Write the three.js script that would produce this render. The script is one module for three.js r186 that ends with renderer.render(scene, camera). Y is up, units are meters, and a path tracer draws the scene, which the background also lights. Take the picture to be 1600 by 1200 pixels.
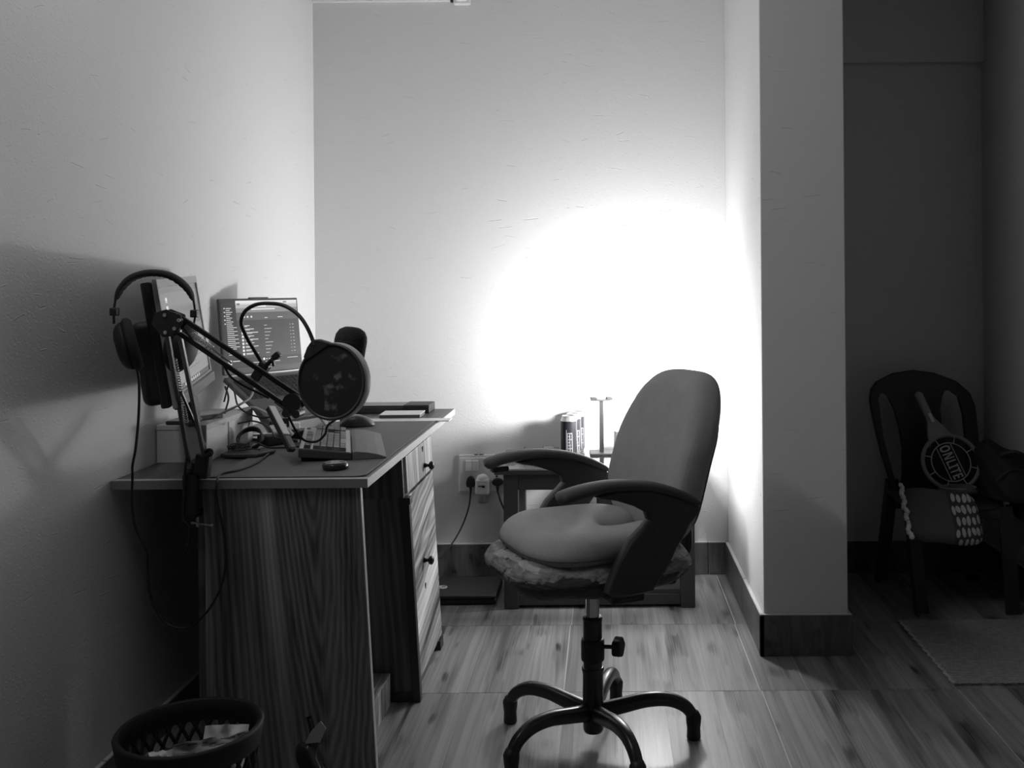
import * as THREE from 'three';
import { RoundedBoxGeometry } from 'three/addons/geometries/RoundedBoxGeometry.js';
import { MarchingCubes } from 'three/addons/objects/MarchingCubes.js';
import { TextGeometry } from 'three/addons/geometries/TextGeometry.js';
import { FontLoader } from 'three/addons/loaders/FontLoader.js';
import { RectAreaLightUniformsLib } from 'three/addons/lights/RectAreaLightUniformsLib.js';
import { mergeGeometries, mergeVertices, toCreasedNormals } from 'three/addons/utils/BufferGeometryUtils.js';

// ------------------------------------------------------------------ camera, light, exposure
const F = 1540, CX = 945, CY = 450, EYE = 1.22, ROLL = -0.008;      // focal length and optical centre of the 1600 x 1200 frame (the photo is a crop)
const scene = new THREE.Scene();
scene.background = new THREE.Color(0x000000);
const camera = new THREE.PerspectiveCamera(2 * Math.atan(750 / F) * 180 / Math.PI, 1890 / 1500, 0.05, 40);
camera.position.set(0, EYE, 0);
camera.rotation.z = ROLL;
camera.setViewOffset(1890, 1500, 0, 300, 1600, 1200);
const renderer = new THREE.WebGLRenderer({ antialias: true });
renderer.toneMapping = THREE.LinearToneMapping;
renderer.toneMappingExposure = 1.22;
renderer.shadowMap.enabled = true;
RectAreaLightUniformsLib.init();
const LAMP = new THREE.Vector3(0.19, 0.8, -3.84), LAMP_N = new THREE.Vector3(-0.5, 0.57, -0.67).normalize(), LAMP_NITS = 225, LAMP_W = 0.12;   // desk lamp turned up to the wall
const lampLight = new THREE.RectAreaLight(0xffffff, LAMP_NITS, LAMP_W, LAMP_W);
lampLight.position.copy(LAMP).addScaledVector(LAMP_N, 0.012); lampLight.lookAt(LAMP.clone().add(LAMP_N)); lampLight.name = 'lamp_light';
const shadeLight = new THREE.PointLight(0xffffff, 1.2);                        // unseen glow of the same lamp, placed to light the lower wall
shadeLight.position.copy(LAMP).addScaledVector(LAMP_N, -0.02); shadeLight.castShadow = true; shadeLight.shadow.radius = 2.6; shadeLight.name = 'shade_light';
const UNSEEN_TUBE = new THREE.Vector3(-1.16, 2.3, -1.9), UNSEEN_TUBE_NITS = 60;             // unseen tube light on the left wall, placed to light pillar front, chair, rug
const unseenTubeLight = new THREE.RectAreaLight(0xffffff, UNSEEN_TUBE_NITS, 1.1, 0.05);
unseenTubeLight.position.set(UNSEEN_TUBE.x + 0.03, UNSEEN_TUBE.y, UNSEEN_TUBE.z); unseenTubeLight.lookAt(UNSEEN_TUBE.x + 1, UNSEEN_TUBE.y - 0.4, UNSEEN_TUBE.z - 0.3); unseenTubeLight.name = 'unseen_tube_light_glow';

// ------------------------------------------------------------------ helpers
const V = (x, y, z) => new THREE.Vector3(x, y, z);
const cr = Math.cos(ROLL), sr = Math.sin(ROLL);
function P(px, py, d) {                       // the point d metres in front of the camera that the photo shows at (px, py)
  const u = (px - CX) / F * d, v = -(py - CY) / F * d;
  return V(u * cr - v * sr, EYE + u * sr + v * cr, -d);
}
function PH(px, py, h) {                      // the same for a point of known height
  const u = (px - CX) / F, v = -(py - CY) / F;
  return P(px, py, (h - EYE) / (u * sr + v * cr));
}
let seed = 7;
const rnd = () => { seed = (seed * 1664525 + 1013904223) >>> 0; return seed / 4294967296; };
const rr = (a, b) => a + (b - a) * rnd();
const clamp = (x, a = 0, b = 1) => Math.min(b, Math.max(a, x)), lerp = (a, b, t) => a + (b - a) * t;
const sstep = (a, b, x) => { const t = clamp((x - a) / (b - a)); return t * t * (3 - 2 * t); };
const hash = (x, y, s) => { let n = (x * 374761393 + y * 668265263 + s * 2147483647) | 0; n = Math.imul(n ^ (n >>> 13), 1274126177); return ((n ^ (n >>> 16)) >>> 0) / 4294967295; };
function noise(x, y, per, s = 1) {            // value noise, periodic in per cells
  const xi = Math.floor(x), yi = Math.floor(y), fx = x - xi, fy = y - yi, m = (a) => ((a % per) + per) % per;
  const u = fx * fx * (3 - 2 * fx), v = fy * fy * (3 - 2 * fy);
  const a = hash(m(xi), m(yi), s), b = hash(m(xi + 1), m(yi), s), c = hash(m(xi), m(yi + 1), s), d = hash(m(xi + 1), m(yi + 1), s);
  return lerp(lerp(a, b, u), lerp(c, d, u), v);
}
function fbm(x, y, per, oct, s = 1) { let t = 0, a = 0.5, w = 0; for (let i = 0; i < oct; i++) { t += a * noise(x, y, per, s + i * 13); w += a; x *= 2; y *= 2; per *= 2; a *= 0.5; } return t / w; }
function tex(w, h, fn, srgb = false) {        // fn(u, v) -> 0..1 grey
  const data = new Uint8Array(w * h * 4);
  for (let y = 0; y < h; y++) for (let x = 0; x < w; x++) {
    const g = clamp(fn((x + 0.5) / w, (y + 0.5) / h)) * 255, i = (y * w + x) * 4;
    data[i] = data[i + 1] = data[i + 2] = g; data[i + 3] = 255;
  }
  const t = new THREE.DataTexture(data, w, h);
  t.magFilter = THREE.LinearFilter; t.minFilter = THREE.LinearFilter;
  t.wrapS = t.wrapT = THREE.RepeatWrapping; t.needsUpdate = true;
  if (srgb) t.colorSpace = THREE.SRGBColorSpace;
  return t;
}
function canvasTex(w, h, draw) {
  const c = document.createElement('canvas'); c.width = w; c.height = h;
  draw(c.getContext('2d'), w, h);
  const t = new THREE.CanvasTexture(c); t.colorSpace = THREE.SRGBColorSpace; return t;
}
const grey = (g) => new THREE.Color().setRGB(g, g, g);
const mat = (g, rough = 0.6, extra = {}) => new THREE.MeshStandardMaterial({ color: grey(g), roughness: rough, ...extra });
const phys = (g, rough = 0.6, extra = {}) => new THREE.MeshPhysicalMaterial({ color: grey(g), roughness: rough, ...extra });

const used = new Map();
const numbered = (n) => { const k = used.get(n) ?? 0; used.set(n, k + 1); return k ? n + '_' + String(k).padStart(3, '0') : n; };
function thing(name, label, category, pos = V(0, 0, 0), turn = 0, group) {
  const g = new THREE.Group(); g.name = numbered(name); g.position.copy(pos); g.rotation.y = turn;
  g.userData = { label, category }; if (group) g.userData.group = group;
  scene.add(g); g.updateMatrixWorld(true); return g;
}
function part(name, geo, m, parent, label) {
  const o = new THREE.Mesh(Array.isArray(geo) ? merge(geo) : geo, m);
  o.name = name; o.castShadow = o.receiveShadow = true; if (label) o.userData.label = label;
  parent.add(o); return o;
}
function wpart(name, geo, m, parent, label) {  // geometry given in world coordinates
  let g = Array.isArray(geo) ? merge(geo) : geo;
  parent.updateWorldMatrix(true, false);
  g = g.clone().applyMatrix4(parent.matrixWorld.clone().invert());
  return part(name, g, m, parent, label);
}
function merge(list) {
  return mergeGeometries(list.map((g) => {
    const q = g.index ? g.toNonIndexed() : g.clone();
    for (const k of Object.keys(q.attributes)) if (!['position', 'normal', 'uv'].includes(k)) q.deleteAttribute(k);
    if (!q.attributes.uv) q.setAttribute('uv', new THREE.BufferAttribute(new Float32Array(q.attributes.position.count * 2), 2));
    return q;
  }));
}
function boxUV(geo, s = 1, ox = 0, oy = 0) {     // box-projected uv in metres / s
  const g = geo.index ? geo.toNonIndexed() : geo, p = g.attributes.position, uv = new Float32Array(p.count * 2), a = V(), b = V(), c = V(), n = V();
  for (let i = 0; i < p.count; i += 3) {
    a.fromBufferAttribute(p, i); b.fromBufferAttribute(p, i + 1); c.fromBufferAttribute(p, i + 2);
    n.copy(b).sub(a).cross(c.clone().sub(a)); const x = Math.abs(n.x), y = Math.abs(n.y), z = Math.abs(n.z);
    [a, b, c].forEach((q, k) => {
      const [U, W] = x >= y && x >= z ? [q.z, q.y] : y >= z ? [q.x, q.z] : [q.x, q.y];
      uv[(i + k) * 2] = U / s + ox; uv[(i + k) * 2 + 1] = W / s + oy;
    });
  }
  g.setAttribute('uv', new THREE.BufferAttribute(uv, 2)); return g;
}
const box = (x0, x1, y0, y1, z0, z1) => new THREE.BoxGeometry(x1 - x0, y1 - y0, z1 - z0).translate((x0 + x1) / 2, (y0 + y1) / 2, (z0 + z1) / 2);
const rbox = (x0, x1, y0, y1, z0, z1, r = 0.003, seg = 2) => new RoundedBoxGeometry(x1 - x0, y1 - y0, z1 - z0, seg, Math.min(r, (x1 - x0) / 2.02, (y1 - y0) / 2.02, (z1 - z0) / 2.02)).translate((x0 + x1) / 2, (y0 + y1) / 2, (z0 + z1) / 2);
const cyl = (r0, r1, y0, y1, seg = 24, x = 0, z = 0) => new THREE.CylinderGeometry(r1, r0, y1 - y0, seg).translate(x, (y0 + y1) / 2, z);
const lathe = (pts, seg = 32) => new THREE.LatheGeometry(pts.map((p) => new THREE.Vector2(p[0], p[1])), seg);
const tube = (pts, r, seg = 40, rs = 8) => new THREE.TubeGeometry(new THREE.CatmullRomCurve3(pts, false, 'centripetal'), seg, r, rs, false);
function rod(a, b, r, r2 = r, seg = 16) {
  const d = b.clone().sub(a), L = d.length();
  return new THREE.CylinderGeometry(r2, r, L, seg).applyQuaternion(new THREE.Quaternion().setFromUnitVectors(V(0, 1, 0), d.normalize())).translate((a.x + b.x) / 2, (a.y + b.y) / 2, (a.z + b.z) / 2);
}
function bar(a, b, w, t, up = V(0, 0, 1)) {     // rectangular bar from a to b; w across, t along up
  const d = b.clone().sub(a), L = d.length(), y = d.normalize(), x = y.clone().cross(up).normalize(), z = x.clone().cross(y);
  return new RoundedBoxGeometry(w, L, t, 1, Math.min(w, t) * 0.2).applyMatrix4(new THREE.Matrix4().makeBasis(x, y, z)).translate((a.x + b.x) / 2, (a.y + b.y) / 2, (a.z + b.z) / 2);
}
function extrude(pts, depth, bevel = 0.002, holes = [], segs = 2, smooth = false) {   // outline in x, y; centred on z = 0
  const mk = (C, q) => { const s = new C(); if (smooth) { s.moveTo(q[0][0], q[0][1]); s.splineThru([...q.slice(1), q[0]].map((p) => new THREE.Vector2(p[0], p[1]))); } else s.setFromPoints(q.map((p) => new THREE.Vector2(p[0], p[1]))); return s; };
  const s = mk(THREE.Shape, pts); for (const h of holes) s.holes.push(mk(THREE.Path, h));
  return new THREE.ExtrudeGeometry(s, { depth: depth - 2 * bevel, bevelEnabled: bevel > 0, bevelSize: bevel, bevelThickness: bevel, bevelOffset: -bevel, bevelSegments: segs, curveSegments: 14 }).translate(0, 0, -depth / 2 + bevel);
}
function place(geo, o, x, y, z) { return geo.clone().applyMatrix4(new THREE.Matrix4().makeBasis(x, y, z).setPosition(o)); }
function sdfMesh(fn, lo, hi, res) {             // smooth closed surface of a signed distance field
  const mc = new MarchingCubes(res, new THREE.MeshStandardMaterial(), false, false, 200000), half = res / 2, c = lo.clone().add(hi).multiplyScalar(0.5), h = hi.clone().sub(lo).multiplyScalar(0.5);
  mc.isolation = 0;
  for (let z = 0; z < res; z++) for (let y = 0; y < res; y++) for (let x = 0; x < res; x++)
    mc.field[z * res * res + y * res + x] = -fn(c.x + (x - half) / half * h.x, c.y + (y - half) / half * h.y, c.z + (z - half) / half * h.z);
  mc.update();
  const pos = mc.positionArray.slice(0, mc.count * 3);
  for (let i = 0; i < pos.length; i += 3) { pos[i] = c.x + pos[i] * h.x; pos[i + 1] = c.y + pos[i + 1] * h.y; pos[i + 2] = c.z + pos[i + 2] * h.z; }
  let g = new THREE.BufferGeometry().setAttribute('position', new THREE.BufferAttribute(pos, 3));
  g = mergeVertices(g, 1e-5); g.computeVertexNormals(); return g;
}
const smax = (a, b, k) => { const h = Math.max(k - Math.abs(a - b), 0) / k; return Math.max(a, b) + h * h * k * 0.25; };
const smin = (a, b, k) => -smax(-a, -b, k);
const coil = (c, r, n, tr, h, wob = 0.1, ax = 1, seg = 160) => {   // n turns of loosely wound cable lying flat
  const pts = []; for (let i = 0; i <= n * 16; i++) { const a = i / 16 * Math.PI * 2, q = r * (1 + wob * Math.sin(i * 0.83) + wob * 0.6 * Math.sin(i * 0.37)); pts.push(V(c.x + Math.cos(a) * q * ax, c.y + h * i / (n * 16) + 0.002 * Math.sin(i * 1.3), c.z + Math.sin(a) * q)); }
  return tube(pts, tr, seg, 6);
};

// ------------------------------------------------------------------ textures
const plasterBump = tex(1024, 1024, (u, v) => {
  let g = 0.35 * fbm(u * 8, v * 8, 8, 4, 3) + 0.4 * fbm(u * 64, v * 64, 64, 3, 5) + 0.15 * noise(u * 300, v * 300, 300, 9);
  return g + 0.1;
});
const scratchBump = canvasTex(1024, 1024, (c, w, h) => {
  c.fillStyle = '#808080'; c.fillRect(0, 0, w, h); let s = 5; const q = () => (s = (s * 16807) % 2147483647) / 2147483647;
  for (let i = 0; i < 16000; i++) { const g = 118 + q() * 22 | 0; c.fillStyle = `rgba(${g},${g},${g},0.55)`; const r = 1 + q() * 4; c.fillRect(q() * w, q() * h, r * 1.6, r); }
  for (let i = 0; i < 46; i++) { const x = q() * w, y = q() * h, L = 8 + q() * 55, a = (q() - 0.5) * 1.3; c.strokeStyle = q() < 0.5 ? 'rgba(60,60,60,0.55)' : 'rgba(190,190,190,0.5)'; c.lineWidth = 0.8 + q() * 1.4; c.beginPath(); c.moveTo(x, y); c.quadraticCurveTo(x + L * 0.5, y + a * L * 0.2, x + L * Math.cos(a), y + L * Math.sin(a) * 0.6); c.stroke(); }
});
scratchBump.colorSpace = THREE.NoColorSpace; scratchBump.wrapS = scratchBump.wrapT = THREE.RepeatWrapping;
const floorTex = [1, 2].map((k) => tex(512, 1024, (u, v) => {      // oak plank print: grain along v, dark figure and knots
  const w = fbm(u * 4, v * 2, 4, 3, 20 * k), fine = fbm(u * 90 + w * 6, v * 4, 512, 3, 31 * k), mid = fbm(u * 16 + w * 3, v * 2, 64, 3, 41 * k);
  let g = 0.37 + 0.2 * (fine - 0.5) + 0.26 * (mid - 0.5);
  const st = sstep(0.6, 0.78, fbm(u * 7 + w, v * 3 + 0.3 * u, 32, 3, 51 * k)); g -= 0.15 * st;
  const kn = sstep(0.74, 0.9, noise(u * 9 + w * 2, v * 12, 12, 61 * k) * 0.7 + 0.4 * fine); g -= 0.2 * kn;
  return g;
}));
const grainTex = (k, sc, lo, hi, per = 1) => tex(1024, 1024, (u, v) => {    // cathedral-grain laminate
  const n = fbm(u * 3, v * 1.2, 8, 4, 70 + k), n2 = fbm(u * 9, v * 1.5, 16, 3, 75 + k), x = u - 0.52 + 0.09 * (n - 0.5);
  const f = Math.sqrt(x * x * 130 + 0.1) * 2.2 - 6.5 * v * Math.exp(-x * x * 16) + n * 5 + n2 * 1.6;
  const lines = Math.pow(0.5 + 0.5 * Math.sin(f * sc), 1.5), fine = fbm(u * 190 + n * 6, v * 5, 1024, 3, 80 + k), band = fbm(u * 6 + n, v * 0.4, 8, 2, 90 + k), soft = fbm(u * 22 + n * 3, v * 1.3, 32, 3, 95 + k);
  return clamp(lo + (hi - lo) * (0.22 * lines * (0.3 + soft) + 0.3 * (fine - 0.25) + 0.5 * (soft - 0.3) + 0.55 * sstep(0.52, 0.8, band)));
});
const deskGrain = grainTex(1, 4.2, 0.03, 0.34), lightGrain = grainTex(4, 5, 0.04, 1.1);
const panelGrain = tex(1024, 2048, (u, v) => {      // the big front panel: one pale stripe, a tall cathedral figure right of it
  const n = fbm(u * 3, v * 2, 8, 4, 170), n2 = fbm(u * 9, v * 3, 16, 3, 175), x = u - 0.68 + 0.05 * (n - 0.5);
  const f = Math.sqrt(x * x * 90 + 0.05) * 1.5 - 5 * v * Math.exp(-x * x * 12) + n * 1.6 + n2 * 0.5;
  const lines = Math.pow(0.5 + 0.5 * Math.sin(f * 9), 1.2), fine = fbm(u * 220 + n * 5, v * 8, 1024, 3, 180), soft = fbm(u * 20 + n * 3, v * 1.6, 32, 3, 195), xb = u - 0.41 - 0.07 * (1 - v) + 0.03 * (n - 0.5);
  return clamp(0.035 + 0.1 * lines * (0.4 + soft) + 0.12 * (fine - 0.3) + 0.12 * (soft - 0.4) + 0.16 * Math.exp(-xb * xb * 420) + 0.06 * sstep(0.55, 0.75, fbm(u * 8, v * 0.6, 8, 2, 199)));
});
const weaveBump = tex(512, 512, (u, v) => 0.5 + 0.22 * Math.sin(u * 128 * Math.PI) * Math.sin(v * 128 * Math.PI) + 0.35 * (noise(u * 256, v * 256, 256, 4) - 0.5));
const rugTex = tex(512, 512, (u, v) => {
  const row = v * 44, a = Math.sin((u * 60 + Math.floor(row) * 0.5) * 2 * Math.PI), b = Math.sin(row * 2 * Math.PI);
  return 0.4 + 0.2 * a * Math.abs(b) + 0.14 * b + 0.22 * (fbm(u * 24, v * 24, 24, 3, 8) - 0.5);
});
const leatherBump = tex(512, 512, (u, v) => fbm(u * 60, v * 60, 60, 3, 17));
const fabricTone = tex(512, 512, (u, v) => 0.62 + 0.1 * (fbm(u * 5, v * 5, 5, 3, 33) - 0.5) + 0.28 * (noise(u * 256, v * 256, 256, 34) - 0.5));

// ------------------------------------------------------------------ materials
const M = {
  wall: mat(0.74, 0.92, { bumpMap: scratchBump, bumpScale: 0.011 }),
  skirt: phys(0.32, 0.35, { map: floorTex[0] }),
  grout: mat(0.62, 0.9), base: mat(0.25, 0.8),
  black: mat(0.016, 0.5), blackGloss: mat(0.018, 0.22), blackSoft: mat(0.022, 0.85), darkPlastic: mat(0.035, 0.45),
  metal: mat(0.55, 0.3, { metalness: 1 }), chrome: mat(0.75, 0.12, { metalness: 1 }), darkMetal: mat(0.045, 0.3, { metalness: 0.4 }),
  white: mat(0.75, 0.45), whiteGloss: mat(0.78, 0.25), paper: mat(0.72, 0.9), alu: mat(0.5, 0.35, { metalness: 0.8 }),
  desk: mat(1, 0.42, { map: deskGrain }), deskLight: mat(1, 0.45, { map: lightGrain }), edge: mat(0.42, 0.5),
  fabric: mat(0.62, 0.95, { bumpMap: weaveBump, bumpScale: 0.0015, map: fabricTone }),
  cushion: mat(0.62, 0.9, { bumpMap: weaveBump, bumpScale: 0.001, map: fabricTone }),
  cable: mat(0.016, 0.55), matPad: mat(0.13, 0.8, { bumpMap: weaveBump, bumpScale: 0.0004 }),
};

// ------------------------------------------------------------------ the room
const XL = -1.235, ZB = -4.2, XR = 1.61, CEIL = 2.72, ZF = 3.4;
function struct(name, geo, m, s = 1) { const o = new THREE.Mesh(boxUV(geo, s), m); o.name = name; o.userData.kind = 'structure'; o.castShadow = o.receiveShadow = true; scene.add(o); return o; }
const floor = struct('floor', box(XL - 0.2, XR + 0.2, -0.16, -0.0012, ZB - 0.2, ZF + 0.2), M.grout);
struct('wall_back', box(XL - 0.15, XR + 0.15, -0.02, CEIL + 0.1, ZB - 0.15, ZB), M.wall);
struct('wall_left', box(XL - 0.15, XL, -0.02, CEIL + 0.1, ZB, ZF), M.wall);
struct('wall_right', box(XR, XR + 0.15, -0.02, CEIL + 0.1, ZB, ZF), mat(0.52, 0.92, { bumpMap: scratchBump, bumpScale: 0.008 }));  // greyer than the other walls, to weaken light bounced from this side
struct('wall_front_unseen', box(XL - 0.15, XR + 0.15, -0.02, CEIL + 0.1, ZF, ZF + 0.15), mat(0.15, 0.9));  // out of view, dark grey so that little light bounces back
struct('ceiling_unseen', box(XL - 0.15, XR + 0.15, CEIL, CEIL + 0.12, ZB - 0.15, ZF + 0.15), mat(0.45, 0.95));  // out of view, tone lowered to soften the light bounced down
struct('wall_pillar', rbox(0.518, 0.797, -0.004, CEIL, ZB, -3.265, 0.004), M.wall);
struct('trim_1', box(0.797, XR, 2.165, CEIL, ZB, -4.17), M.wall);          // beam over the dark recess on the right

// floor tiles: 60 x 60 cm tiles, each printed as four planks with fine seams
const rows = [-4.2, -3.572, -2.978, -2.384, -1.79, -1.2];
const plankMats = [0, 1, 2, 3].map((k) => phys([0.62, 0.74, 0.84, 0.68][k], [0.4, 0.36, 0.44, 0.38][k], { map: floorTex[k % 2], bumpMap: floorTex[k % 2], bumpScale: 0.0006 }));
for (let r = 0; r < rows.length - 1; r++) for (let k = -8; k < 12; k++) {
  const tile = Math.floor(k / 4), i = k - tile * 4, shift = r % 2 ? 0 : 0.004;
  let x0 = -0.134 + tile * 0.594 + i * 0.1485 + shift, x1 = x0 + 0.1485;
  const gl = i === 0 ? 0.0015 : 0.0003, gr = i === 3 ? 0.0015 : 0.0003;
  x0 = Math.max(x0 + gl, XL); x1 = Math.min(x1 - gr, XR); if (x1 - x0 < 0.01) continue;
  const g = box(x0, x1, -0.006, rr(-0.0004, 0), rows[r] + 0.0012, rows[r + 1] - 0.0012).toNonIndexed(), p = g.attributes.position, uv = g.attributes.uv, ou = rr(0.02, 0.5), ov = rr(0.22, 0.78), fl = rnd() < 0.5 ? -1 : 1;
  for (let j = 0; j < p.count; j++) uv.setXY(j, (p.getX(j) - x0) * 3.1 + ou, fl * (p.getZ(j) - (rows[r] + rows[r + 1]) / 2) * 0.62 + ov);
  part('plank', g, plankMats[(hash(k + 20, r, 3) * 4) | 0], floor);
}
{ const g = box(XL, XR, -0.006, 0, -1.2, ZF); part('far_planks', boxUV(g, 0.8), plankMats[1], floor); }

// skirting of the same tile, cut in pieces
function skirting(name, pieces, axis) {
  const [f0, ...rest] = pieces; let root = null;
  const mk = (q) => boxUV(rbox(...q, 0.0015, 1), 0.42, rnd(), rnd());
  const c = [(f0[0] + f0[1]) / 2, 0, (f0[4] + f0[5]) / 2];
  root = new THREE.Group(); root.name = name; root.userData.kind = 'structure'; scene.add(root);
  for (const q of pieces) { part('skirting_tile', mk(q), M.skirt, root); part('grout_line', mk(axis === 'x' ? [q[0], q[1], q[3] - 0.0005, q[3] + 0.004, q[4], q[5] - 0.004] : [q[0] + 0.001, q[1] - 0.001, q[3] - 0.0005, q[3] + 0.004, q[4], q[5] - 0.003]), M.grout, root); }
}
const SH = 0.134;
skirting('baseboard_back', [[-1.22, -0.772, 0, SH, ZB, -4.185], [-0.77, -0.172, 0, SH, ZB, -4.185], [-0.17, 0.428, 0, SH, ZB, -4.185], [0.43, 0.503, 0, SH, ZB, -4.185]], 'x');
skirting('baseboard_pillar', [[0.503, 0.518, 0, SH, -4.185, -3.66], [0.503, 0.518, 0, SH, -3.658, -3.25], [0.503, 0.808, 0, SH, -3.265, -3.25], [0.797, 0.808, 0, SH, ZB, -3.2655]], 'z');
skirting('baseboard_recess', [[0.808, 1.08, 0, SH, ZB, -4.187], [1.082, 1.596, 0, SH, ZB, -4.187]], 'x');
skirting('baseboard_right', [[1.596, 1.61, 0, SH, -4.187, -3.6], [1.596, 1.61, 0, SH, -3.598, -3.0], [1.596, 1.61, 0, SH, -2.998, -2.4]], 'z');
skirting('baseboard_left', [[XL, -1.221, 0, 0.075, -4.185, -3.6], [XL, -1.221, 0, 0.075, -3.598, -3.0], [XL, -1.221, 0, 0.075, -2.998, -2.4], [XL, -1.221, 0, 0.075, -2.398, -1.8]], 'z');

// cable trunking and fitting high on the back wall
{
  const a = P(490, 3, 4.19), b = P(704, 0, 4.19);
  const t = thing('cable_trunking', 'thin white cable trunking along the top of the back wall', 'trunking', V((a.x + b.x) / 2, a.y, -4.2));
  wpart('channel', rbox(XL, b.x, a.y - 0.002, a.y + 0.016, -4.2, -4.188, 0.002), M.white, t);
  wpart('cover_strip', rbox(XL, b.x - 0.002, a.y + 0.001, a.y + 0.013, -4.188, -4.184, 0.0015), M.whiteGloss, t);
  const c = P(721, 6, 4.17), w = thing('wall_fitting', 'small white fitting at the top edge of the back wall', 'light fitting', V(c.x, c.y, -4.2));
  part('back_plate', rbox(-0.037, 0.037, 0, 0.09, 0, 0.02, 0.012, 4), M.white, w);
  part('face', rbox(-0.024, 0.024, 0.012, 0.075, 0.02, 0.034, 0.008, 4), M.whiteGloss, w);
  part('side_clip', rbox(-0.05, -0.038, 0.012, 0.04, 0, 0.014, 0.004), M.black, w, 'small dark clip');
}

// ------------------------------------------------------------------ the lamp behind the chair
{
  const t = thing('table_lamp', 'lit desk lamp turned to the wall, mostly hidden behind the chair back', 'lamp', V(LAMP.x + 0.05, 0.537, LAMP.z + 0.06)), n = LAMP_N, up = V(0, 1, 0).addScaledVector(n, -n.y).normalize(), x = up.clone().cross(n);
  const bk = LAMP.clone().addScaledVector(n, -0.03);
  part('base', lathe([[0, 0], [0.06, 0], [0.063, 0.006], [0.056, 0.014], [0.016, 0.02], [0, 0.02]], 40), M.white, t);
  wpart('stem', tube([V(LAMP.x + 0.05, 0.553, LAMP.z + 0.06), V(LAMP.x + 0.055, 0.65, LAMP.z + 0.065), V(LAMP.x + 0.045, 0.73, LAMP.z + 0.06), bk], 0.008, 40, 10), M.white, t);
  const hd = wpart('lamp_head', place(lathe([[0, -0.034], [0.03, -0.033], [0.055, -0.024], [0.075, -0.006], [0.086, 0.008], [0.084, 0.011], [0.079, 0.006], [0.066, 0.002], [0, 0.002]], 48), LAMP, x, n, x.clone().cross(n)), new THREE.MeshStandardMaterial({ color: 0xffffff, roughness: 0.5, emissive: 0xffffff, emissiveIntensity: 0.8 }), t, 'frosted glowing head');
  const b = wpart('diffuser', place(lathe([[0, 0.008], [0.066, 0.007], [0.069, 0.003], [0, 0.002]], 40), LAMP, x, n, x.clone().cross(n)), new THREE.MeshStandardMaterial({ color: 0xffffff, emissive: 0xffffff, emissiveIntensity: 5 }), hd);
  b.castShadow = false;
  scene.add(lampLight, shadeLight);
}
{  // tube light out of view; it brightens the pillar front and the chair
  const t = thing('unseen_tube_light', 'unseen tube light high on the left wall, out of view, lighting the pillar front and chair', 'light', V(XL, UNSEEN_TUBE.y, UNSEEN_TUBE.z));
  part('batten', rbox(0, 0.045, -0.03, 0.03, -0.6, 0.6, 0.006), M.white, t);
  part('tube', cyl(0.013, 0.013, -0.55, 0.55, 16).rotateX(Math.PI / 2).translate(0.062, 0, 0), new THREE.MeshStandardMaterial({ color: 0xffffff, emissive: 0xffffff, emissiveIntensity: 1 }), t);
  for (const z of [-0.565, 0.565]) part('end_cap', rbox(0.04, 0.08, -0.018, 0.018, z - 0.015, z + 0.015, 0.005), M.white, t);
  scene.add(unseenTubeLight);
}

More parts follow.
